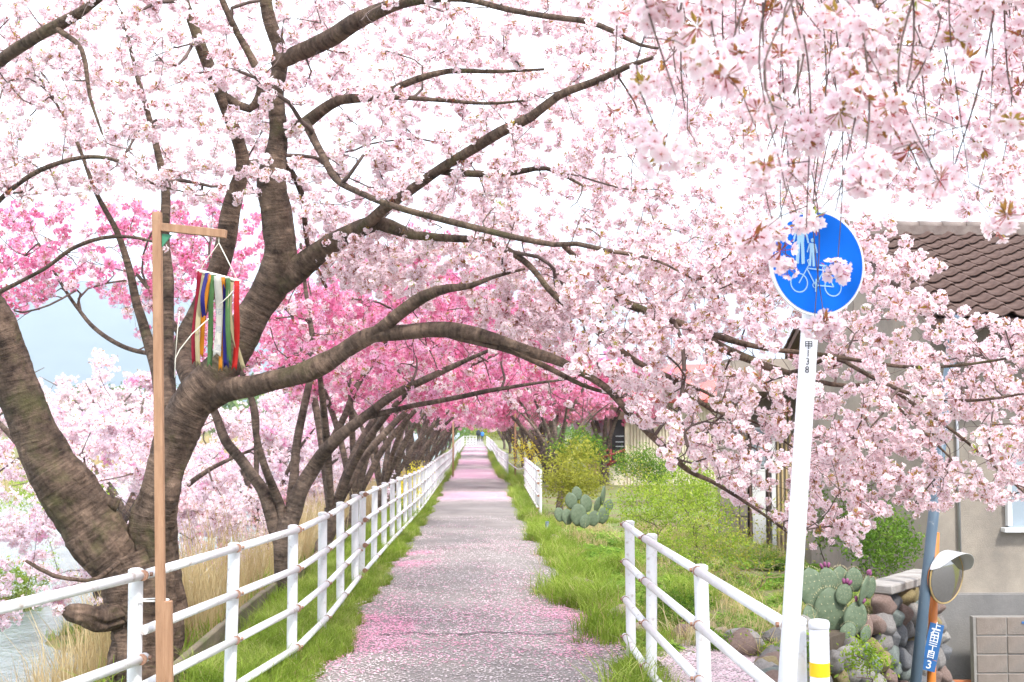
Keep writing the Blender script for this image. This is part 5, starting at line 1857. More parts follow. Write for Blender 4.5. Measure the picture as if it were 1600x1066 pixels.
MB().box(((a.x + b_.x) / 2, YC + 1.3, a.z + .55), (b_.x - a.x, 4.2, .12), Matrix.Rotation(.35, 3, 'X')).obj("roof", M['red_roof'], rt)
slab4("fascia", 985, 624, 1262, 630, -.04, .05, M['dark_wood'])
# stair rail
b = MB()
b.tube([q4(938, 716, YC - .6), q4(977, 703, YC - .6)], .05, 6); b.tube([q4(948, 727, YC - .6), q4(977, 713, YC - .6)], .05, 6); b.tube([q4(954, 702, YC - .6), q4(954, 730, YC - .6)], .05, 6)
b.tube([q4(932, 712, YC - .6), q4(951, 702, YC - .6)], .05, 6)
b.obj("handrail", M['red_steel'], rt, smooth=True)

rt = root("lean_to_shed", (q4(930, 700).x, YC + .3, -1.0), "low yellow walled shed with pale roof left of the dark doorway", "shed")
slab4("wall", 925, 684, 951, 745, 1.6, 2.2, M['ochre_board'], rt)
a, b_ = q4(905, 684), q4(952, 674)
MB().box(((a.x + b_.x) / 2, YC + 1.5, (a.z + b_.z) / 2 + .35), (1.25, 2.6, .1), Matrix.Rotation(.32, 3, 'X') @ Matrix.Rotation(-.12, 3, 'Y')).obj("roof", M['pale_roof'], rt)

# far houses across the river
for i, (px, py, y, w_, h_, lab, rm) in enumerate([(133, 640, 125, 5, 3.4, "small house with brown roof across the river", 'far_roof'), (170, 705, 95, 4.5, 3.0, "white walled house lower across the river", 'pale_roof'),
                                       (95, 700, 150, 8, 4, "long pale house behind the blossom across the river", 'far_roof')]):
    c = W(px, py, y)
    rt = root("far_house", (c.x, y, c.z - h_), lab, "house", "houses across the river")
    MB().box((c.x, y, c.z - h_ / 2 - .6), (w_, 5, h_ + 1.2)).obj("wall", M['far_wall'], rt)
    b = MB(); x0, x1, y0, y1 = c.x - w_ / 2 - .4, c.x + w_ / 2 + .4, y - 3, y + 3
    z0 = c.z
    b.add([(x0, y0, z0), (x1, y0, z0), (x1, y, z0 + 1.5), (x0, y, z0 + 1.5), (x0, y1, z0), (x1, y1, z0), (x0, y0, z0 - .15), (x1, y0, z0 - .15), (x1, y1, z0 - .15), (x0, y1, z0 - .15)],
          [(0, 1, 2, 3), (3, 2, 5, 4), (6, 9, 8, 7), (0, 6, 7, 1), (4, 5, 8, 9), (0, 3, 4, 9, 6), (1, 7, 8, 5, 2)])
    b.obj("roof", M[rm], rt)
    for k in (-1, 1):
        f = MB().box((c.x + k * w_ * .25, y - 2.53, c.z - h_ * .55), (w_ * .22, .1, 1.1)).obj("window", M['alu'], rt)
        MB().box((c.x + k * w_ * .25, y - 2.59, c.z - h_ * .55), (w_ * .22 - .15, .04, .95)).obj("pane", M['glass'], f)

# ================================================================== POLES, MIRROR, ADDRESS PLATE
YM = 11.6
a, b_ = W(1426, 1110, YM), W(1466, 735, YM)
ax3 = (b_ - a).normalized()
foot = a + ax3 * ((-2.3 - a.z) / ax3.z)
rt = root("steel_pole", foot, "leaning blue grey steel pole in front of the cobble wall", "pole")
MB().tube([foot, a + ax3 * 3.6], [.052, .045], 16).obj("pole", M['pole_blue'], rt, smooth=True)
YO = 11.9
a, b_ = W(1454, 1100, YO), W(1460, 840, YO)
ax4 = (b_ - a).normalized()
foot = a + ax4 * ((-2.3 - a.z) / ax4.z)
topo = W(1461, 832, YO)
rt = root("traffic_mirror", foot, "round convex traffic mirror with metal hood on an orange pole", "traffic mirror")
MB().tube([foot, topo], .040, 16).obj("pole", M['pole_orange'], rt, smooth=True)
mc = W(1479, 902, YO - .25)
yw = math.radians(34)
nm_ = Vector((math.sin(yw), -math.cos(yw), -.12)).normalized()
upm = (Vector((0.10, 0, 1)) - nm_ * nm_.dot(Vector((0.10, 0, 1)))).normalized()
rm_ = upm.cross(nm_)
MR = 0.240
b = MB(); vs, fs = [], []
rings, seg = 6, 40
for i in range(rings + 1):
    rr = MR * .955 * i / rings
    bul = 0.045 * (1 - (i / rings) ** 2)
    for k in range(seg):
        a_ = 2 * PI * k / seg
        vs.append(mc + rm_ * rr * math.cos(a_) + upm * rr * math.sin(a_) + nm_ * (bul + .006))
for i in range(rings):
    for k in range(seg):
        fs.append((i * seg + k, (i + 1) * seg + k, (i + 1) * seg + (k + 1) % seg, i * seg + (k + 1) % seg))
b.add(vs, fs); o = b.obj("mirror_face", M['mirror'], rt, smooth=True)
b = MB()
pr = [mc + rm_ * MR * math.cos(2 * PI * k / seg) + upm * MR * math.sin(2 * PI * k / seg) for k in range(seg + 1)]
b.tube(pr, .008, 8, cap=False); b.obj("rim", M['rim'], rt, smooth=True)
b = MB()
back = []
for i in range(5):
    rr = MR * (1 - (i / 4) ** 2 * .75); off = -.02 - .02 * i
    back.append([mc + rm_ * rr * math.cos(2 * PI * k / seg) + upm * rr * math.sin(2 * PI * k / seg) + nm_ * off for k in range(seg)])
b.add([v for r_ in back for v in r_], [(i * seg + k, i * seg + (k + 1) % seg, (i + 1) * seg + (k + 1) % seg, (i + 1) * seg + k) for i in range(4) for k in range(seg)] + [tuple(range(4 * seg, 5 * seg))])
b.obj("backshell", M['pole_orange'], rt, smooth=True)
b = MB(); vs, fs = [], []
n = 18
for k in range(n + 1):
    a_ = math.radians(15 + 150 * k / n)
    reach = .17 * math.sin(math.radians(180 * k / n)) ** .5 + .01
    for r_, o_ in ((MR * 1.03, -.02), (MR * 1.06, reach), (MR * 1.04, reach), (MR * 1.01, -.02)):
        vs.append(mc + rm_ * r_ * math.cos(a_) + upm * r_ * math.sin(a_) + nm_ * o_)
for k in range(n):
    for j in range(4):
        fs.append((k * 4 + j, k * 4 + (j + 1) % 4, (k + 1) * 4 + (j + 1) % 4, (k + 1) * 4 + j))
fs += [(0, 3, 2, 1), (n * 4, n * 4 + 1, n * 4 + 2, n * 4 + 3)]
b.add(vs, fs); b.obj("hood", M['hood'], rt, smooth=False)
MB().tube([mc + nm_ * -.1, W(1460, 896, YO)], .018, 8).obj("bracket", M['galv'], rt, smooth=True)

# address plate on the orange pole
rt = root("address_plate", W(1456, 1046, YO - .05), "narrow blue street address plate with white lettering on the orange pole", "address plate")
pa, pb2 = W(1449.5, 1048, YO - .06), W(1464.5, 975, YO - .06)
upp = (pb2 - pa).normalized()
xr = Vector((.93, -.36, 0)); xr = (xr - upp * xr.dot(upp)).normalized()
nn = xr.cross(upp)
Lp = (pb2 - pa).length
Rp = Matrix((xr, upp, nn)).transposed()
Wd = .125
for j, (lo, hi) in enumerate(((0, .235), (.245, 1.0))):
    c = pa + upp * Lp * (lo + hi) / 2
    MB().box(c, (Wd, Lp * (hi - lo), .004), Rp).obj("plate", M['plate_blue'], rt)
for ch, f_, sz in (("上", .93, .085), ("石", .805, .085), ("田", .68, .085), ("一", .565, .075), ("丁", .46, .08), ("目", .335, .08), ("3", .12, .105)):
    text_obj("plate_lettering", ch, pa + upp * Lp * f_ + nn * .004, Rp, sz, M['sign_white'], rt)

# ================================================================== STONES
def stone_mesh(seed, sub=3):
    import bmesh
    bm = bmesh.new()
    bmesh.ops.create_icosphere(bm, subdivisions=sub, radius=1)
    for v in bm.verts:
        n_ = mnoise.noise(v.co * 0.9 + Vector((seed * 7.3, 0, 0))) * .35 + mnoise.noise(v.co * 2.2 + Vector((0, seed * 3.1, 0))) * .16 + mnoise.noise(v.co * 5.5 + Vector((3, seed * 2.1, 0))) * .05
        v.co *= 1 + n_
        for ax_ in ((.5, .3, .8), (-.7, .6, .4), (.2, -.9, .5), (.9, .1, -.3)):     # worn flats
            a_ = Vector(ax_).normalized()
            h_ = v.co.dot(a_) - (.68 + .08 * math.sin(seed * 1.7 + ax_[0] * 5))
            if h_ > 0: v.co -= a_ * h_ * .8
    me = bpy.data.meshes.new("stone")
    bm.to_mesh(me); bm.free()
    me.polygons.foreach_set("use_smooth", [True] * len(me.polygons))
    return me


stone_mes = {}
for i in range(6):
    for s_ in range(3):
        me = stone_mesh(i * 3 + s_)
        me.materials.append(M['stone%d' % i])
        stone_mes[(i, s_)] = me
rock_mes = []
for s_ in range(4):
    me = stone_mesh(50 + s_); me.materials.append(M['stone_tan']); rock_mes.append(me)


def rstone(weights=(.26, .26, .16, .10, .10, .12)):
    return stone_mes[(int(rng.choice(6, p=weights)), int(rng.integers(3)))]


rt = root("cobble_wall", (3.75, 11.9, -1.6), "retaining wall of round river cobbles under a concrete cap", "stone wall")
rb = world_loc(rt)
cnt = 0
wa, wb = Vector((2.95, 10.85, 0)), Vector((4.62, 12.9, 0))
wd = (wb - wa).normalized(); wl = (wb - wa).length
wn_ = Vector((wd.y, -wd.x, 0))
for r_ in range(10):
    z = .06 - r_ * .165
    m_ = 0
    s = (.09 if r_ % 2 else 0)
    while s < wl:
        if r_ < 2 and s < wl * (.42 if r_ == 0 else .2):
            s += .2; continue
        sz = rng.uniform(.092, .128)
        p = wa + wd * s + wn_ * (.05 + .012 * r_ + rng.normal() * .012) + Vector((0, 0, z + rng.normal() * .02))
        o = link("stone", rstone(), rt, p - rb, (rng.normal() * .3, rng.normal() * .3, rng.random() * 6))
        o.scale = (sz * rng.uniform(1, 1.25), sz * .9, sz * rng.uniform(.8, 1.05))
        s += sz * 1.95
        cnt += 1
# body of earth and mortar behind the cobbles
b = MB()
b.box((wa + wb) / 2 + wn_ * -.12 + Vector((0, 0, -1.1)), (wl, .25, 1.95), Matrix((wd, wn_, Vector((0, 0, 1)))).transposed())
b.obj("core", M['soil'], rt)
for k in range(4):
    MB().box(wa + wd * (wl * (.50 + .13 * k)) + wn_ * .0 + Vector((0, 0, .175 + .004 * k)), (wl * .126, .30, .085), Matrix((wd, wn_, Vector((0, 0, 1)))).transposed()).obj("cap_slab", M['cap'], rt, bevel=.012)
print('wall stones', cnt)

# loose rockery stones on the bank edge: one thing per stone
labs = ["rounded grey stone in the rockery below the cactus", "pale rough stone in the rockery beside the bollard", "dark cobble in the rockery slope", "brown river stone in the rockery slope"]
k = 0
cname = ["grey", "pale", "dark", "yellowish", "greenish", "reddish brown"]
seen_l = {}
for i in range(120):
    y = rng.uniform(8.3, 11.2)
    d = rng.uniform(-.12, .55)
    x = float(edge_x(y)) + d
    z = gz(x, y)
    sz = rng.uniform(.065, .14)
    if d > .3: sz *= 1.25
    ci = int(rng.choice(6, p=(.25, .35, .12, .08, .08, .12)))
    me = stone_mes[(ci, int(rng.integers(3)))]
    o = link("rock", me, None, (x, y, z + sz * .25), (rng.normal() * .3, rng.normal() * .3, rng.random() * 6), (sz * rng.uniform(1, 1.35), sz, sz * rng.uniform(.65, .9)))
    where = "behind the sign pole" if y < 9.0 else "right behind the bollard" if y < 9.7 else "below the large cactus" if y < 10.5 else "by the cobble wall"
    lvl = "high on the rockery" if d < .1 else "midway down the rockery" if d < .35 else "low on the rockery"
    tagit(o, "%s %s stone %s, %s" % ("big" if sz > .12 else "fist sized" if sz > .085 else "small", cname[ci], lvl, where), "stone", "rockery stones beside the bollard")
byl = {}
for o in SC.objects:
    if o.get('group') == "rockery stones beside the bollard":
        byl.setdefault(o['label'], []).append(o)
for l_, os_ in byl.items():
    os_.sort(key=lambda q: proj([q.location])[0][0])
    if len(os_) > 1:
        names_ = ["leftmost"] + ["%s from left" % w_ for w_ in ("second", "third", "fourth", "fifth", "sixth", "seventh")][:len(os_) - 2] + ["rightmost"]
        for q, w_ in zip(os_, names_):
            q['label'] = l_ + ", " + w_
# named stones
for (px, py, yd, sz, me, lab) in [
    (905, 886, 13.1, .13, rock_mes[0], "tan pointed stone beside a grass tuft at the right path edge"),
    (972, 936, 10.8, .13, rock_mes[1], "tan upright stone left of the near right railing end"),
    (1165, 972, 9.8, .15, stone_mes[(1, 0)], "pale grey rough stone lying on a rusty brown slab"),
    (1160, 1000, 9.7, .15, stone_mes[(5, 1)], "rusty brown flat slab under a pale stone"),
    (1070, 985, 10.2, .11, stone_mes[(5, 2)], "red brown stone behind the railing in the garden bed"),
    (1095, 970, 10.5, .12, stone_mes[(3, 0)], "yellowish stone at the garden bed edge"),
    (1128, 972, 10.4, .08, rock_mes[2], "small tan stone between the weeds of the garden bed"),
    (1215, 985, 10.1, .13, stone_mes[(0, 1)], "dark grey stone right of the pale rough stone"),
    (1010, 975, 10.3, .10, rock_mes[3], "small tan stone directly behind the right railing"),
    (868, 818, 19.6, .10, rock_mes[1], "small pale stone below the far cactus")]:
    p = W(px, py, yd)
    g_ = gz(p.x, p.y)
    o = link("rock", me, None, (p.x, p.y, max(g_ + sz * .3, min(p.z, g_ + sz * .6))), (rng.normal() * .2, rng.normal() * .2, rng.random() * 6), (sz * 1.25, sz, sz * .8))
    tagit(o, lab, "stone")


# ================================================================== CACTI
def pad_mesh(seed):
    V, Fs = [], []
    n, m_ = 20, 5
    for side in (1, -1):
        pass
    rings = 9
    for i in range(rings + 1):
        t = i / rings
        h = t
        w_ = .40 * math.sin(PI * min(1, t * .93 + .07)) ** .62 * (1 - .10 * (1 - t))
        th = .07 * math.sin(PI * min(1, t * .9 + .08)) ** .5
        for k in range(14):
            a = 2 * PI * k / 14
            V.append((w_ * math.cos(a), th * math.sin(a), h))
    for i in range(rings):
        for k in range(14):
            Fs.append((i * 14 + k, i * 14 + (k + 1) % 14, (i + 1) * 14 + (k + 1) % 14, (i + 1) * 14 + k))
    Fs += [tuple(reversed(range(14))), tuple(range(rings * 14, rings * 14 + 14))]
    me = mesh_from("pad", V, Fs)
    me.materials.append(M['cactus'])
    return me


def spines_mesh():
    b = MB()
    r = np.random.default_rng(4)
    for i in range(26):     # along the rim
        a = PI * (0.02 + .96 * i / 25)
        p = Vector((.395 * math.cos(a), 0, .55 + .45 * math.sin(a)))
        for q in range(3):
            d = Vector((math.cos(a) + r.normal() * .5, r.normal() * .6, math.sin(a) + r.normal() * .5)).normalized() * .055
            s_ = Vector((.004, 0, .004))
            b.add([p - s_, p + s_, p + d], [(0, 1, 2)])
    for i in range(5):
        for j in range(5):
            for sd in (1, -1):
                x = (-.26 + .13 * i) + (.06 if j % 2 else 0); z = .2 + .15 * j
                if (x / .36) ** 2 + ((z - .52) / .45) ** 2 > .95: continue
                p = Vector((x, sd * .062, z))
                for q in range(3):
                    d = Vector((r.normal() * .5, sd, r.normal() * .5)).normalized() * .045
                    b.add([p - Vector((.006, 0, 0)), p + Vector((.006, 0, 0)), p + d], [(0, 1, 2)])
    return b.mesh("spines", M['spine'])


pad_me, spine_me = pad_mesh(0), spines_mesh()
fruit_me = MB().tube([(0, 0, 0), (0, 0, .02), (0, 0, .045), (0, 0, .055)], [.010, .017, .016, .008], 8).mesh("fruit", M['fruit'], smooth=True)


def cactus(label, origin, pads, spines=True, fruits=()):
    rt = root("prickly_pear", origin, label, "cactus", "prickly pear cacti")
    for i, (p0, d, L, yaw_) in enumerate(pads):
        d = Vector(d).normalized()
        side = Vector((math.cos(yaw_), math.sin(yaw_), 0))
        side = (side - d * side.dot(d)).normalized()
        Rm = Matrix((side, d.cross(side), d)).transposed().to_4x4()
        Rm.translation = Vector(p0) - Vector(origin)
        o = link("pad", pad_me, rt)
        o.matrix_local = Rm @ Matrix.Scale(L, 4)
        if spines:
            s_ = link("spines", spine_me, o)
        if i in fruits:
            for q in range(3):
                f = link("fruit", fruit_me, o, (.10 * (q - 1), 0, .97 - .03 * abs(q - 1)), (0, .35 * (q - 1), 0), 1 / L * .9)
    return rt


yc = 11.3
P_ = []
def padpx(px0, py0, px1, py1, dy, yaw_):
    a, b_ = W(px0, py0, yc + dy), W(px1, py1, yc + dy + .02)
    P_.append((a, b_ - a, (b_ - a).length * 1.12, yaw_))
for a in ((1275, 950, 1264, 893, .1, .2), (1300, 990, 1296, 925, .05, -.1), (1330, 992, 1342, 944, -.05, .25), (1285, 985, 1310, 948, .15, .5), (1318, 1002, 1330, 976, -.12, -.2),
          (1296, 930, 1290, 890, .12, .1), (1315, 945, 1322, 915, .0, -.2), (1343, 948, 1356, 902, -.02, 1.0), (1335, 925, 1334, 890, .15, .1), (1312, 940, 1312, 890, .18, .35),
          (1290, 930, 1300, 900, .2, -.5), (1348, 1003, 1356, 980, -.1, .4), (1272, 990, 1262, 950, .0, .5), (1355, 935, 1364, 905, .1, .6)):
    padpx(*a)
cactus("large prickly pear cactus with purple fruits on the rockery right of the bollard", W(1310, 1010, yc), P_, fruits=(2, 5, 6, 7))
P_ = []
yc = 19.8
for a in ((905, 822, 903, 790, .0, .1), (888, 820, 885, 797, .1, .3), (925, 822, 930, 800, 0, -.3), (918, 800, 914, 775, .1, .4), (938, 818, 945, 795, .1, .2), (930, 800, 937, 778, .1, .9),
          (895, 795, 890, 772, .2, 0), (948, 800, 953, 782, .2, .2), (940, 790, 944, 762, .2, 1.2), (877, 815, 872, 795, .1, .2), (910, 825, 918, 806, -.1, .1), (903, 782, 900, 762, .3, .2)):
    padpx(*a)
cactus("smaller blue green prickly pear in front of the yellow green bush", W(910, 826, yc), P_, spines=False)


# ================================================================== SHRUBS
def leaf_cloud(pts, size, name, m, parent):
    n = len(pts)
    d = rng.normal(size=(n, 3)); d /= np.linalg.norm(d, axis=1, keepdims=True)
    e = np.cross(d, rng.normal(size=(n, 3))); e /= np.linalg.norm(e, axis=1, keepdims=True)
    L = size * (0.6 + .8 * rng.random(n))[:, None]
    nn = np.cross(d, e)
    p = np.asarray(pts)
    V = np.stack([p - d * L * .5, p + e * L * .22 + nn * L * .06, p + d * L * .5, p - e * L * .22 + nn * L * .06], 1).reshape(-1, 3)
    Fs = (np.arange(n) * 4)[:, None] + np.array([0, 1, 2, 3])[None]
    rn = np.repeat(rng.random(n), 4)
    V = V - np.array(world_loc(parent))
    return link(name, mesh_from(name, V, Fs, smooth=False, attrs={"rnd": ('FLOAT', rn)}), parent, m=m)


def shrub(label, px, py, y, rx, ry_, rz, nleaf, size, m, nst=14, nsub=160, name="shrub", group=None, stemm=None, cat="shrub", open_=0.75):
    c = W(px, py, y)
    g_ = gz(c.x, c.y)
    rt = root(name, (c.x, c.y, g_), label, cat, group)
    k_ = Skeleton(12000)
    k_.put(np.array([[c.x, c.y, g_ - .05], [c.x, c.y, g_ + .03]]), np.array([.02, .02]))
    T = Tubes()
    T.add(np.array([[c.x, c.y, g_ - .08], [c.x, c.y, g_ + .05]]), [.03, .022], 6)
    def tp(n):
        v = rng.normal(size=(n, 3)); v /= np.linalg.norm(v, axis=1, keepdims=True)
        v *= (rng.random(n) ** .40)[:, None]
        q = v * np.array([rx, ry_, rz]) + np.array([c.x, c.y, max(c.z, g_ + rz * .8)])
        q[:, 2] = np.maximum(q[:, 2], g_ + .03)
        q += np.array([mnoise.noise_vector(Vector(a) * 2.0) for a in q]) * .22 * np.array([rx, ry_, rz])
        return q
    k_.grow(T, tp(nst), .014, .006, .12, .08, .0, 4, lift=.12)
    k_.grow(T, tp(nsub), .005, .002, .08, .12, .0, 3)
    T.obj("stems", stemm or M['twig'], rt)['kind'] = 'stuff'
    if nleaf:
        q = k_.P[rng.integers(3, k_.n, nleaf)] + rng.normal(size=(nleaf, 3)) * size * 1.5
        q = q[np.array([mnoise.noise(Vector(a) * 3.2) > -0.35 for a in q])]
        leaf_cloud(q, size, "foliage", m, rt)['kind'] = 'stuff'
    return rt


shrub("big yellow green bush beside the right railing behind the small cactus", 898, 745, 25.5, .62, .6, .72, 7000, .06, M['leaf_yellow'], 30, 300)
shrub("green crown on top of the bush next to the bare tree", 905, 702, 28, .55, .5, .42, 3500, .06, M['leaf_green'], 16, 150)
shrub("light green shrub with fine leaves left of the tall dry weeds", 1020, 795, 19, .75, .7, .42, 2700, .045, M['leaf_fresh'], 26, 260)
shrub("bright green shrub under the low blossom branch", 1090, 785, 17.5, .5, .6, .5, 2200, .045, M['leaf_fresh'], 24, 260)
shrub("yellowish shrub in front of the cream building wall", 1070, 762, 27, 1.1, .8, .42, 3200, .06, M['leaf_fresh'], 26, 260)
shrub("dark green low bush at the foot of the cream building", 1010, 728, 34, 1.1, .7, .45, 4500, .07, M['leaf_green'], 20, 200)
shrub("brown leafless shrub of upright twigs left of the cream wall", 990, 745, 24, .45, .4, .62, 500, .04, M['leaf_yellow'], 40, 380, name="bare_shrub")
shrub("tall thicket of thin dry weeds behind the near railing", 1170, 850, 13.5, .62, .5, .46, 1300, .03, M['leaf_yellow'], 110, 700, name="dry_weeds", cat="weeds", stemm=M['dry_stem'])
shrub("low leafy weeds with fine yellow stems beside the dry thicket", 1095, 850, 14.8, .6, .6, .35, 4200, .03, M['leaf_fresh'], 40, 260)
shrub("green leafy shrub growing above the cobble wall", 1375, 850, 13.6, .42, .4, .36, 4200, .042, M['leaf_green'], 20, 200)
shrub("green creeper with small leaves on the grey side wall", 1300, 800, 16.0, .55, .3, .45, 2600, .045, M['leaf_green'], 20, 160)
shrub("fresh green leafy plant at the foot of the cobbles", 1350, 1036, 10.2, .17, .16, .17, 1700, .032, M['leaf_fresh'], 20, 90)
shrub("small green plant among the stones under the bollard", 1250, 1025, 9.4, .12, .1, .1, 500, .028, M['leaf_green'], 12, 40)
shrub("small leafy plant beside the rusty slab", 1120, 1012, 9.7, .14, .12, .09, 700, .028, M['leaf_green'], 14, 60)
shrub("leafy weed with blue flowers right of the pale stone", 1195, 1005, 9.6, .12, .12, .13, 700, .026, M['leaf_fresh'], 14, 60)
shrub("low green weeds behind the right railing", 1060, 945, 10.8, .3, .2, .13, 1800, .026, M['leaf_green'], 20, 90)
shrub("yellow forsythia in flower between the left trunks", 640, 765, 27, .2, .9, .35, 1100, .05, M['forsythia'], 16, 120, cat="forsythia")
shrub("yellow forsythia bush farther along under the left row", 655, 745, 36, .3, 1.2, .4, 700, .06, M['forsythia'], 16, 120, cat="forsythia")
shrub("yellow forsythia bush beyond the right railing", 826, 705, 44, .7, 1.2, .6, 900, .07, M['forsythia'], 16, 120, cat="forsythia")
shrub("green hedge bush closing the far end of the path", 770, 680, 186, 3.5, 1.5, 1.6, 3500, .22, M['leaf_yellow'], 16, 120)
shrub("green bush beyond the left end of the path", 700, 680, 190, 5, 1.5, 2, 3500, .22, M['leaf_green'], 16, 120)
shrub("bright green bush on the low bank at the left edge", 18, 905, 26, .8, .6, .35, 2500, .06, M['leaf_fresh'], 20, 120)
shrub("light green undergrowth on the bank under the pale trees", 90, 770, 32, 1.6, 1.2, .5, 4000, .07, M['leaf_fresh'], 20, 160)

# far wooded masses behind everything
far = root("far_woods", (0, 260, -1), "mass of green woods beyond the far end of the path", "woods")
far['kind'] = 'stuff'
q = np.stack([rng.uniform(-70, 90, 16000), rng.uniform(220, 300, 16000), rng.random(16000) ** .8 * 11 - 1], -1)
q[:, 2] *= .75 + .5 * np.array([mnoise.noise(Vector((a[0] * .06, a[1] * .05, 0))) for a in q])
lc = leaf_cloud(q, 1.5, "foliage", M['far_green'], far); lc['kind'] = 'stuff'

# haze: pale even air round the whole scene
hz = link("haze", MB().box((-100, 2000, 345), (10400, 11200, 698)).mesh("haze"))
tagit(hz, "thin pale spring haze in the air", "haze", kind='stuff')
hm = bpy.data.materials.new("haze_air")
hm.use_nodes = True
hm.node_tree.nodes.clear()
ho_ = N(hm.node_tree, "ShaderNodeOutputMaterial")
pv = N(hm.node_tree, "ShaderNodeVolumePrincipled")
pv.inputs["Color"].default_value = (0.70, 0.83, 1.0, 1)
pv.inputs["Density"].default_value = 0.00034
hm.node_tree.links.new(pv.outputs[0], ho_.inputs["Volume"])
hz.data.materials.append(hm)

# ================================================================== GRASS, REEDS, PETALS
def tuft_mesh(name, seed, n, h, w, spread, m, lean=.45, curl=.5, dry=None):
    r = np.random.default_rng(seed)
    V, Fs = [], []
    for i in range(n):
        a = r.random() * 6.28
        b0 = np.array([r.normal() * spread, r.normal() * spread, -.01])
        d = np.array([math.cos(a), math.sin(a), 0])
        s_ = np.array([-d[1], d[0], 0])
        H = h * (.5 + .7 * r.random())
        le = lean * (.3 + r.random())
        p1 = b0 + d * H * le * .35 + np.array([0, 0, H * .6])
        p2 = b0 + d * H * le * (1 + curl) + np.array([0, 0, H * (1 - .25 * curl * r.random())])
        k = len(V)
        V += [b0 - s_ * w, b0 + s_ * w, p1 + s_ * w * .8, p1 - s_ * w * .8, p2]
        Fs += [(k, k + 1, k + 2, k + 3), (k + 3, k + 2, k + 4)]
    mi = np.repeat((r.random(n) < .08).astype(int) if dry else np.zeros(n, int), 2)
    return mesh_from(name, np.array(V), Fs, smooth=False, mats=[m] + ([dry] if dry else []), mat_idx=mi)


def broad_mesh(name, seed, n, h, m):
    r = np.random.default_rng(seed)
    V, Fs = [], []
    for i in range(n):
        a = r.random() * 6.28
        c = np.array([r.normal() * .045, r.normal() * .045, h * r.random()])
        d = np.array([math.cos(a), math.sin(a), .35 * r.normal()])
        s_ = np.array([-d[1], d[0], .3 * r.normal()])
        L = .014 + .014 * r.random()
        k = len(V)
        V += [c - d * L, c + s_ * L * .6, c + d * L, c - s_ * L * .6]
        Fs.append((k, k + 1, k + 2, k + 3))
    return mesh_from(name, np.array(V), Fs, smooth=False, mats=[m])


C_GRASS = src_collection("grass_tufts", [tuft_mesh("grass_tuft", i, 34, .10 + .03 * i, .0022, .035, M['grass'], lean=.35 + .15 * i, dry=M['straw']) for i in range(4)])
C_DRY = src_collection('dry_tufts', [tuft_mesh('dry_tuft', 60 + i, 12, .22, .0022, .04, M['straw'], lean=.5, curl=.6) for i in range(3)])
C_WEED = src_collection("weed_tufts", [broad_mesh("weed_tuft", 5 + i, 46, .05, M['grass_dark']) for i in range(3)])
C_REED = src_collection("reed_tufts", [tuft_mesh("reed_tuft", 9 + i, 26, .95, .004, .09, M['straw'], lean=.16, curl=.8) for i in range(3)])


def on_ground(x, y, dz=0.0):
    z = ground_z(x, y) + dz
    return np.stack([x, y, z], -1)


def pe(y):
    e = np.array([path_edges(v) for v in y])
    return e[:, 0], e[:, 1]


# left verge
def verge(n, ylo, yhi, pw=1.0):
    y = ylo + (yhi - ylo) * rng.random(n) ** pw
    l, r_ = pe(y)
    x = l - .01 - 0.84 * rng.random(n) ** 1.05
    return on_ground(x, y)
P = np.concatenate([verge(3600, 4.5, 16), verge(2600, 16, 40), verge(1200, 40, 90)])
s_ = np.concatenate([rng.uniform(.55, 1.15, 3600), rng.uniform(.8, 1.5, 2600), rng.uniform(1.6, 2.4, 1200)])
edge = np.array([path_edges(v)[0] for v in P[:, 1]])
s_ = s_ * (0.5 + 0.5 * np.clip((edge - P[:, 0]) / .25, 0, 1))
o = scatter("grass", P, C_GRASS, None, scl=s_, tilt=.12)
tagit(o, "bright green grass verge under the left railing", "grass", kind='stuff')
# right verge and garden
y = rng.uniform(10.5, 90, 2600); l, r_ = pe(y)
P1 = on_ground(r_ + .02 + .42 * rng.random(2600) ** 1.2, y); s1 = rng.uniform(.8, 1.5, 2600) * np.where(y > 40, 1.6, 1)
y = rng.uniform(5, 10.5, 420); l, r_ = pe(y)
P2 = on_ground(r_ + .03 + .22 * rng.random(420) ** 1.3, y); s2 = rng.uniform(.35, .8, 420)
n = 5200
x = rng.uniform(1.25, 4.4, n); y = 9.7 + 19 * rng.random(n) ** 1.3
ok = (x < edge_x(y) - .05) & np.array([mnoise.noise(Vector((a * .9, b * .6, 4))) > .02 for a, b in zip(x, y)])
P3 = on_ground(x[ok], y[ok]); s3 = rng.uniform(.35, .9, ok.sum())
# taller clumps
cl = []
for (px, py, yd, n_) in ((880, 878, 12.6, 60), (905, 860, 13.6, 40), (1000, 1030, 8.0, 30), (940, 945, 10.2, 26), (845, 800, 20, 60), (1080, 900, 12.5, 40), (980, 850, 15, 60), (930, 900, 11.8, 40)):
    c = W(px, py, yd)
    for q in range(n_):
        a, b_ = c.x + rng.normal() * .09, c.y + rng.normal() * .25
        cl.append((a, b_, gz(a, b_)))
P4 = np.array(cl); s4 = rng.uniform(1.0, 1.9, len(P4))
o = scatter("grass", np.concatenate([P1, P2, P3, P4]), C_GRASS, None, scl=np.concatenate([s1, s2, s3, s4]), tilt=.15)
tagit(o, "light green grass and weeds of the garden right of the path", "grass", kind='stuff')
n = 5200
x = rng.uniform(1.2, 4.4, n); y = 9.5 + 13 * rng.random(n) ** 1.2
ok = (x < edge_x(y) + .15) & np.array([mnoise.noise(Vector((a * 1.1, b * .8, 14))) > -.05 for a, b in zip(x, y)])
o = scatter("ground_cover", on_ground(x[ok], y[ok], .005), C_WEED, None, .7, 1.5, tilt=.2)
tagit(o, "low broad leaved weeds covering the garden bed", "weeds", kind='stuff')
n = 1500
x = rng.uniform(1.15, 4.4, n); y = 9.6 + 16 * rng.random(n) ** 1.2
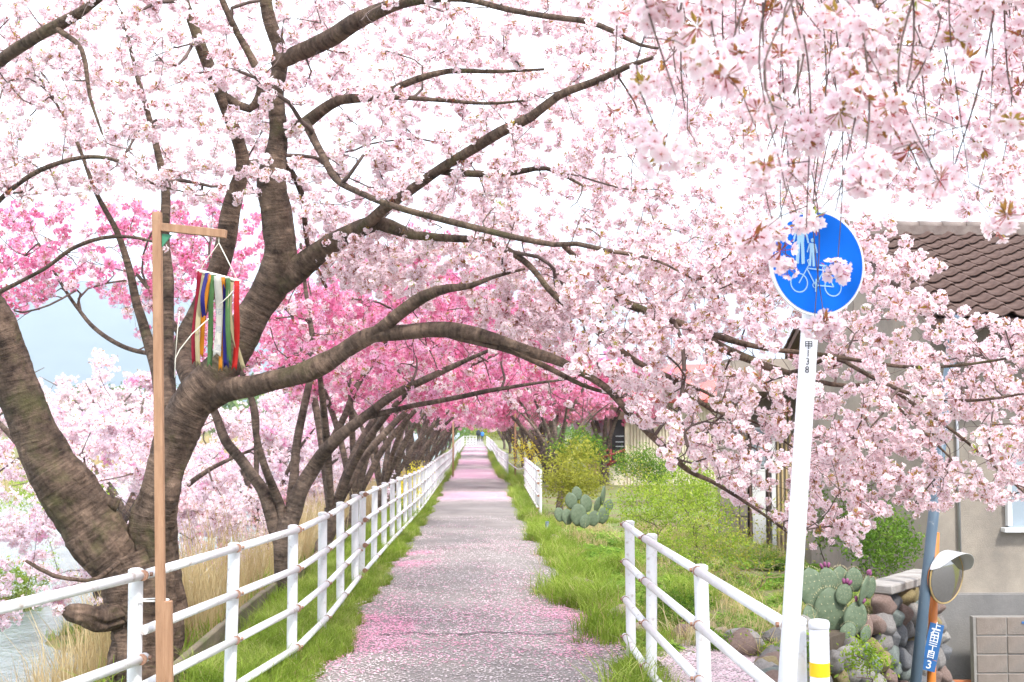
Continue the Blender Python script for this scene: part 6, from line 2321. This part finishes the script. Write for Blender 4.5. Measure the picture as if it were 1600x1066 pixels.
ok = (x < edge_x(y)) & np.array([mnoise.noise(Vector((a * 1.3, b * .7, 31))) > -.02 for a, b in zip(x, y)])
o = scatter("dry_grass", on_ground(x[ok], y[ok]), C_DRY, None, .5, 1.4, tilt=.3)
tagit(o, "straw coloured dry stalks standing among the garden weeds", "dry grass", kind='stuff')
# bank: green grass then golden reeds
n = 1500
x = -2.15 - 3.0 * rng.random(n); y = 5 + 60 * rng.random(n) ** 1.3
o = scatter("bank_grass", on_ground(x, y), C_GRASS, None, .8, 1.7, tilt=.25)
tagit(o, "green grass on the river bank below the railing", "grass", kind='stuff')
n = 2300
x = -2.3 - 3.2 * rng.random(n) ** .9; y = 10.6 + 52 * rng.random(n) ** 1.4
ok = np.array([mnoise.noise(Vector((a * .5, b * .22, 7))) > -.2 for a, b in zip(x, y)])
o = scatter("dry_reeds", on_ground(x[ok], y[ok]), C_REED, None, .7, 1.3, tilt=.12)
tagit(o, "golden dry reeds along the river edge", "reeds", kind='stuff')
ip = []
for ix, iy in ISLETS:
    for q in range(60):
        a_, b_ = ix + rng.normal() * .5, iy + rng.normal() * .9
        if gz(a_, b_) > -2.05: ip.append((a_, b_, gz(a_, b_)))
o = scatter("bank_grass", np.array(ip), C_GRASS, None, 1.0, 2.2, tilt=.25)
tagit(o, "green grass tufts on the low spurs along the water", "grass", kind='stuff')
n = 500
x = rng.uniform(-27, -23, n); y = rng.uniform(30, 160, n)
o = scatter("far_reeds", on_ground(x, y), C_REED, None, 1.3, 2.2, tilt=.12)
tagit(o, "pale reeds on the opposite river bank", "reeds", kind='stuff')

# edging planks of the verge
rt = root("verge_edging", (-1.95, 6, -.2), "weathered brown edging planks holding the verge behind the left railing", "edging")
pb_ = MB().box((0, 0, 0), (.05, 1.96, .26)).mesh("plank", M['plank_edge'], bevel=.008)
rb = world_loc(rt)
for i in range(20):
    y = 5 + i * 2
    link("plank", pb_, rt, Vector((-1.93 + random.gauss(0, .01), y, float(prof(y)) + .03)) - rb, (random.gauss(0, .004), .06, random.gauss(0, .004)))

# petals: small cupped scraps lying on the ground
def petals(n, ylo, yhi, xfun, name, lab, m, pinkpick):
    pts = []
    while len(pts) < n:
        y = rng.uniform(ylo, yhi); x = xfun(y)
        if x is None: continue
        d_, p_ = petal_density(x, y)
        if rng.random() > d_: continue
        if (rng.random() < p_) != pinkpick: continue
        pts.append((x, y))
    pts = np.array(pts)
    z = np.array([float(prof(y)) + .012 + max(.02 * (1 - x * x), -.03) if path_edges(y)[0] < x < path_edges(y)[1] else gz(x, y) + (.034 if x > 1.1 and y < 10 else .012) for x, y in pts]) + .004
    n = len(pts)
    a = rng.random(n) * 6.28
    L = rng.uniform(.007, .0145, n); Wd_ = L * rng.uniform(.5, .8, n)
    c, s = np.cos(a), np.sin(a)
    P = np.stack([pts[:, 0], pts[:, 1], z], -1)
    d = np.stack([c, s, np.zeros(n)], -1); e = np.stack([-s, c, np.zeros(n)], -1)
    up_ = np.array([0, 0, 1.0])
    t1 = rng.uniform(0, .004, n)[:, None]; t2 = rng.uniform(0, .004, n)[:, None]
    V = np.stack([P - d * L[:, None] + up_ * t1, P + e * Wd_[:, None] + up_ * t2, P + d * L[:, None], P - e * Wd_[:, None] + up_ * t1], 1).reshape(-1, 3)
    Fs = (np.arange(n) * 4)[:, None] + np.arange(4)[None]
    o = link(name, mesh_from(name, V, Fs, smooth=False, attrs={"rnd": ('FLOAT', np.repeat(rng.random(n), 4))}), m=m)
    return tagit(o, lab, "petals", kind='stuff')

def xf(y):
    a, b = path_edges(y)
    return rng.uniform(a - .06, b + .08)
M['fallen_white'] = leaf_mat("fallen_pale_petal", (.56, .46, .47), (.74, .66, .66), trans=.15, scale=2)
M['fallen_pink'] = leaf_mat("fallen_pink_petal", (.76, .30, .45), (.84, .50, .62), trans=.15, scale=2)
petals(26000, 5.0, 27, xf, "fallen_petals", "scattered pale petals lying on the near path", M['fallen_white'], False)
petals(13500, 5.0, 24, xf, "fallen_petals", "drifts of fallen bright pink petals on the near path", M['fallen_pink'], True)
petals(6000, 5.0, 10, lambda y: rng.uniform(1.2, min(2.1, float(edge_x(y)))), "fallen_petals", "pale petals outside the right railing", M['fallen_white'], False)


# ================================================================== PEOPLE
def person(label, x, y, h, top_m, bag=False):
    g_ = float(prof(y))
    s = h / 1.7
    me = bpy.data.meshes.new("body")
    vv = [(0, 0, .93), (0, 0, 1.12), (0, .0, 1.38), (0, 0, 1.48), (0, -.01, 1.57), (0, -.01, 1.66),
          (.19, 0, 1.36), (.23, .02, 1.1), (.22, -.06, .86), (-.19, 0, 1.36), (-.23, .02, 1.1), (-.22, -.06, .86),
          (.09, 0, .86), (.10, -.05, .48), (.10, .05, .07), (.10, -.1, .03), (-.09, 0, .86), (-.10, .06, .48), (-.10, .14, .08), (-.10, .0, .03)]
    ee = [(0, 1), (1, 2), (2, 3), (3, 4), (4, 5), (2, 6), (6, 7), (7, 8), (2, 9), (9, 10), (10, 11), (0, 12), (12, 13), (13, 14), (14, 15), (0, 16), (16, 17), (17, 18), (18, 19)]
    rad = [.15, .14, .15, .06, .085, .09, .065, .045, .035, .065, .045, .035, .09, .06, .045, .04, .09, .06, .045, .04]
    me.from_pydata([(a * s, b * s, c * s) for a, b, c in vv], ee, [])
    rt = root("person", (x, y, g_), label, "person")
    o = link("body", me, rt, m=M['trousers'])
    sm = o.modifiers.new("skin", 'SKIN')
    for i, r_ in enumerate(rad):
        me.skin_vertices[0].data[i].radius = (r_ * s, r_ * s)
    me.skin_vertices[0].data[0].use_root = True
    o.modifiers.new("sub", 'SUBSURF').levels = 1
    # jacket and head covering as clothing
    b = MB(); b.tube([(x, y, g_ + .80 * s), (x, y, g_ + 1.0 * s), (x, y, g_ + 1.3 * s), (x, y, g_ + 1.44 * s)], [.21 * s, .19 * s, .21 * s, .09 * s], 14)
    for q in (1, -1):
        b.tube([(x + q * .17 * s, y, g_ + 1.40 * s), (x + q * .245 * s, y + .02, g_ + 1.1 * s), (x + q * .235 * s, y - .07, g_ + .9 * s)], [.075 * s, .06 * s, .05 * s], 10)
    b.obj("jacket", top_m, rt, smooth=True)
    b = MB(); b.tube([(x, y, g_ + 1.52 * s), (x, y - .005, g_ + 1.57 * s), (x, y - .005, g_ + 1.63 * s)], [.075 * s, .088 * s, .08 * s], 12); b.obj("face", M['skin'], rt, smooth=True)
    b = MB(); b.tube([(x, y + .02, g_ + 1.55 * s), (x, y + .02, g_ + 1.64 * s), (x, y + .01, g_ + 1.72 * s), (x, y, g_ + 1.75 * s)], [.07 * s, .105 * s, .09 * s, .04 * s], 12); b.obj("hair", M['hair'], rt, smooth=True)


person("distant person in dark coat standing at the far end of the path", W(747.5, 690, 165).x, 165, 1.7, M['coat'])
person("distant smaller person in blue clothes beside the dark coated one", W(753.5, 690, 165).x, 165, 1.45, M['blue_cloth'])
# reddish marker poles among the far railings
for px, y, h, lab in ((708, 52, 2.3, "thin brown pole against the far left railing"), (805, 47, 3.2, "thin brown pole at the start of the far right railing")):
    p = W(px, 700, y)
    rt = root("marker_pole", (p.x, y, float(prof(y))), lab, "pole")
    MB().tube([(p.x, y, float(prof(y)) - .1), (p.x, y, float(prof(y)) + h)], .035, 8).obj("pole", M['wood'], rt, smooth=True)
p = W(855, 812, 20.5)
rt = root("marker_post", (p.x, 20.5, gz(p.x, 20.5)), "short blue grey marker post beside the small cactus", "post")
MB().tube([(p.x, 20.5, gz(p.x, 20.5) - .1), (p.x, 20.5, gz(p.x, 20.5) + .28)], .03, 10).obj("post", M['pole_blue'], rt, smooth=True)
print("DONE")
